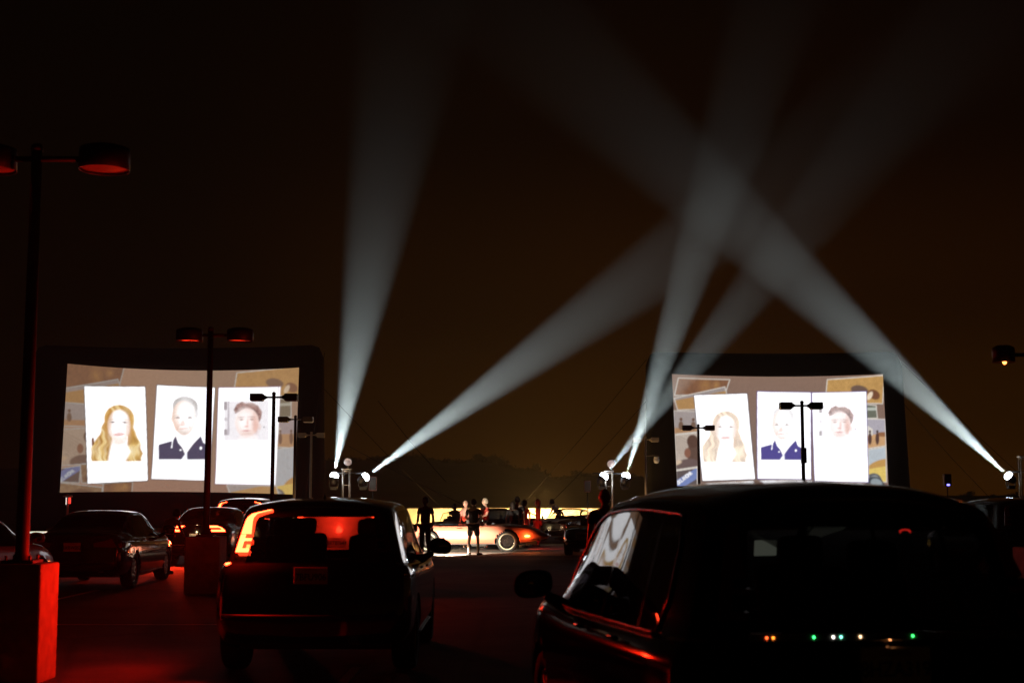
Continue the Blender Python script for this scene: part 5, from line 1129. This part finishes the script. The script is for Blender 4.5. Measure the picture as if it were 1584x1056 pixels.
person(811, 49.3, 1.60, math.radians(30), 'woman with dark curls in a red dress beside the tall man', 0, RD, None, HB, dress=True, curly=True)
person(832, 50.3, 1.62, math.radians(75), 'woman in a long coral outfit looking at her phone beside the striped coupe', 0, PK, RD, HBR, long_hair=True, arms=[((.20, .10, 1.12), (.10, .30, 1.24)), ((-.2, -.02, 1.14), (-.2, .08, .92))], holds='phone', legs='together')
person(866, 58.6, 1.72, math.radians(70), 'dark haired person in a pink shirt leaning over the striped coupe', 1, PK, GY, HB, lean=.55, arms=[((.22, .22, 1.14), (.18, .42, .98)), ((-.22, .22, 1.14), (-.18, .42, .98))])
person(935, 20.6, 1.81, math.radians(15), 'shaven headed man in black standing behind the closest SUV, cheek lit red', 1, BK, BK, None, bald=True)
person(258, 32.0, 1.56, math.radians(-30), 'person in a pale top bending between the pale sedan and brake lit sedan', 0, PK, BK, HB, lean=.7, arms=[((.22, .26, 1.12), (.18, .46, 1.0)), ((-.22, .26, 1.12), (-.18, .46, 1.0))])

# ------------------------------------------------------------------ small things
t = thing('folding_table', 'small folding table with a bright white top behind the near lamp post', 'table', (place(66, 33), 33, 0), 0)
zt = H - 52 * 33 / F
MB().box((0, 0, zt), (.40, .3, .035), None, .008).build('tabletop', mat('lit_white_plastic', (.8, .78, .68), .3, emis=(1, .95, .75), strength=.9), t); MB().tube([(.0, 0, .02), (.0, 0, zt - .02)], .02, 6).build('leg', STEEL, t, True); MB().box((0, 0, .02), (.4, .3, .03)).build('foot', STEEL, t)  # tabletop given its own glow to look lit
t = thing('lantern_post', 'small capped lantern post behind the roof of the pale sedan', 'lantern', (place(109, 34), 34, 0), 0)
zl = H + 2 * 34 / F
MB().tube([(0, 0, .02), (0, 0, zl - .18)], .03, 8).build('post', STEEL, t, True); MB().lathe([(.0001, zl + .06), (.10, zl + .03), (.12, zl - .0), (.05, zl - .0)], 18).build('cap', mat('white_plastic', (.75, .74, .7), .3), t, True)
MB().box((-.035, 0, zl - .10), (.02, .03, .17)).build('side_strip', mat('pale_lens', (.6, .7, .6), .3, emis=(.8, .9, .8), strength=.7), t); MB().box((.045, 0, zl - .09), (.05, .05, .15), None, .01).build('red_lens', mat('red_lens', (.6, .05, .03), .3, emis=(1, .05, .03), strength=1.2), t)

# ------------------------------------------------------------------ the air
hz = MB().box((0, 280, 31.5), (680, 670, 65))
hm = bpy.data.materials.new('night_haze'); hm.use_nodes = True; n_ = hm.node_tree.nodes; n_.remove(n_['Principled BSDF'])
pv = n_.new('ShaderNodeVolumePrincipled'); pv.inputs['Density'].default_value = .0008; pv.inputs['Color'].default_value = (.85, .85, .85, 1); pv.inputs['Anisotropy'].default_value = .1
hm.node_tree.links.new(pv.outputs[0], n_['Material Output'].inputs['Volume'])
tag(hz.build('haze', hm), kind='stuff')
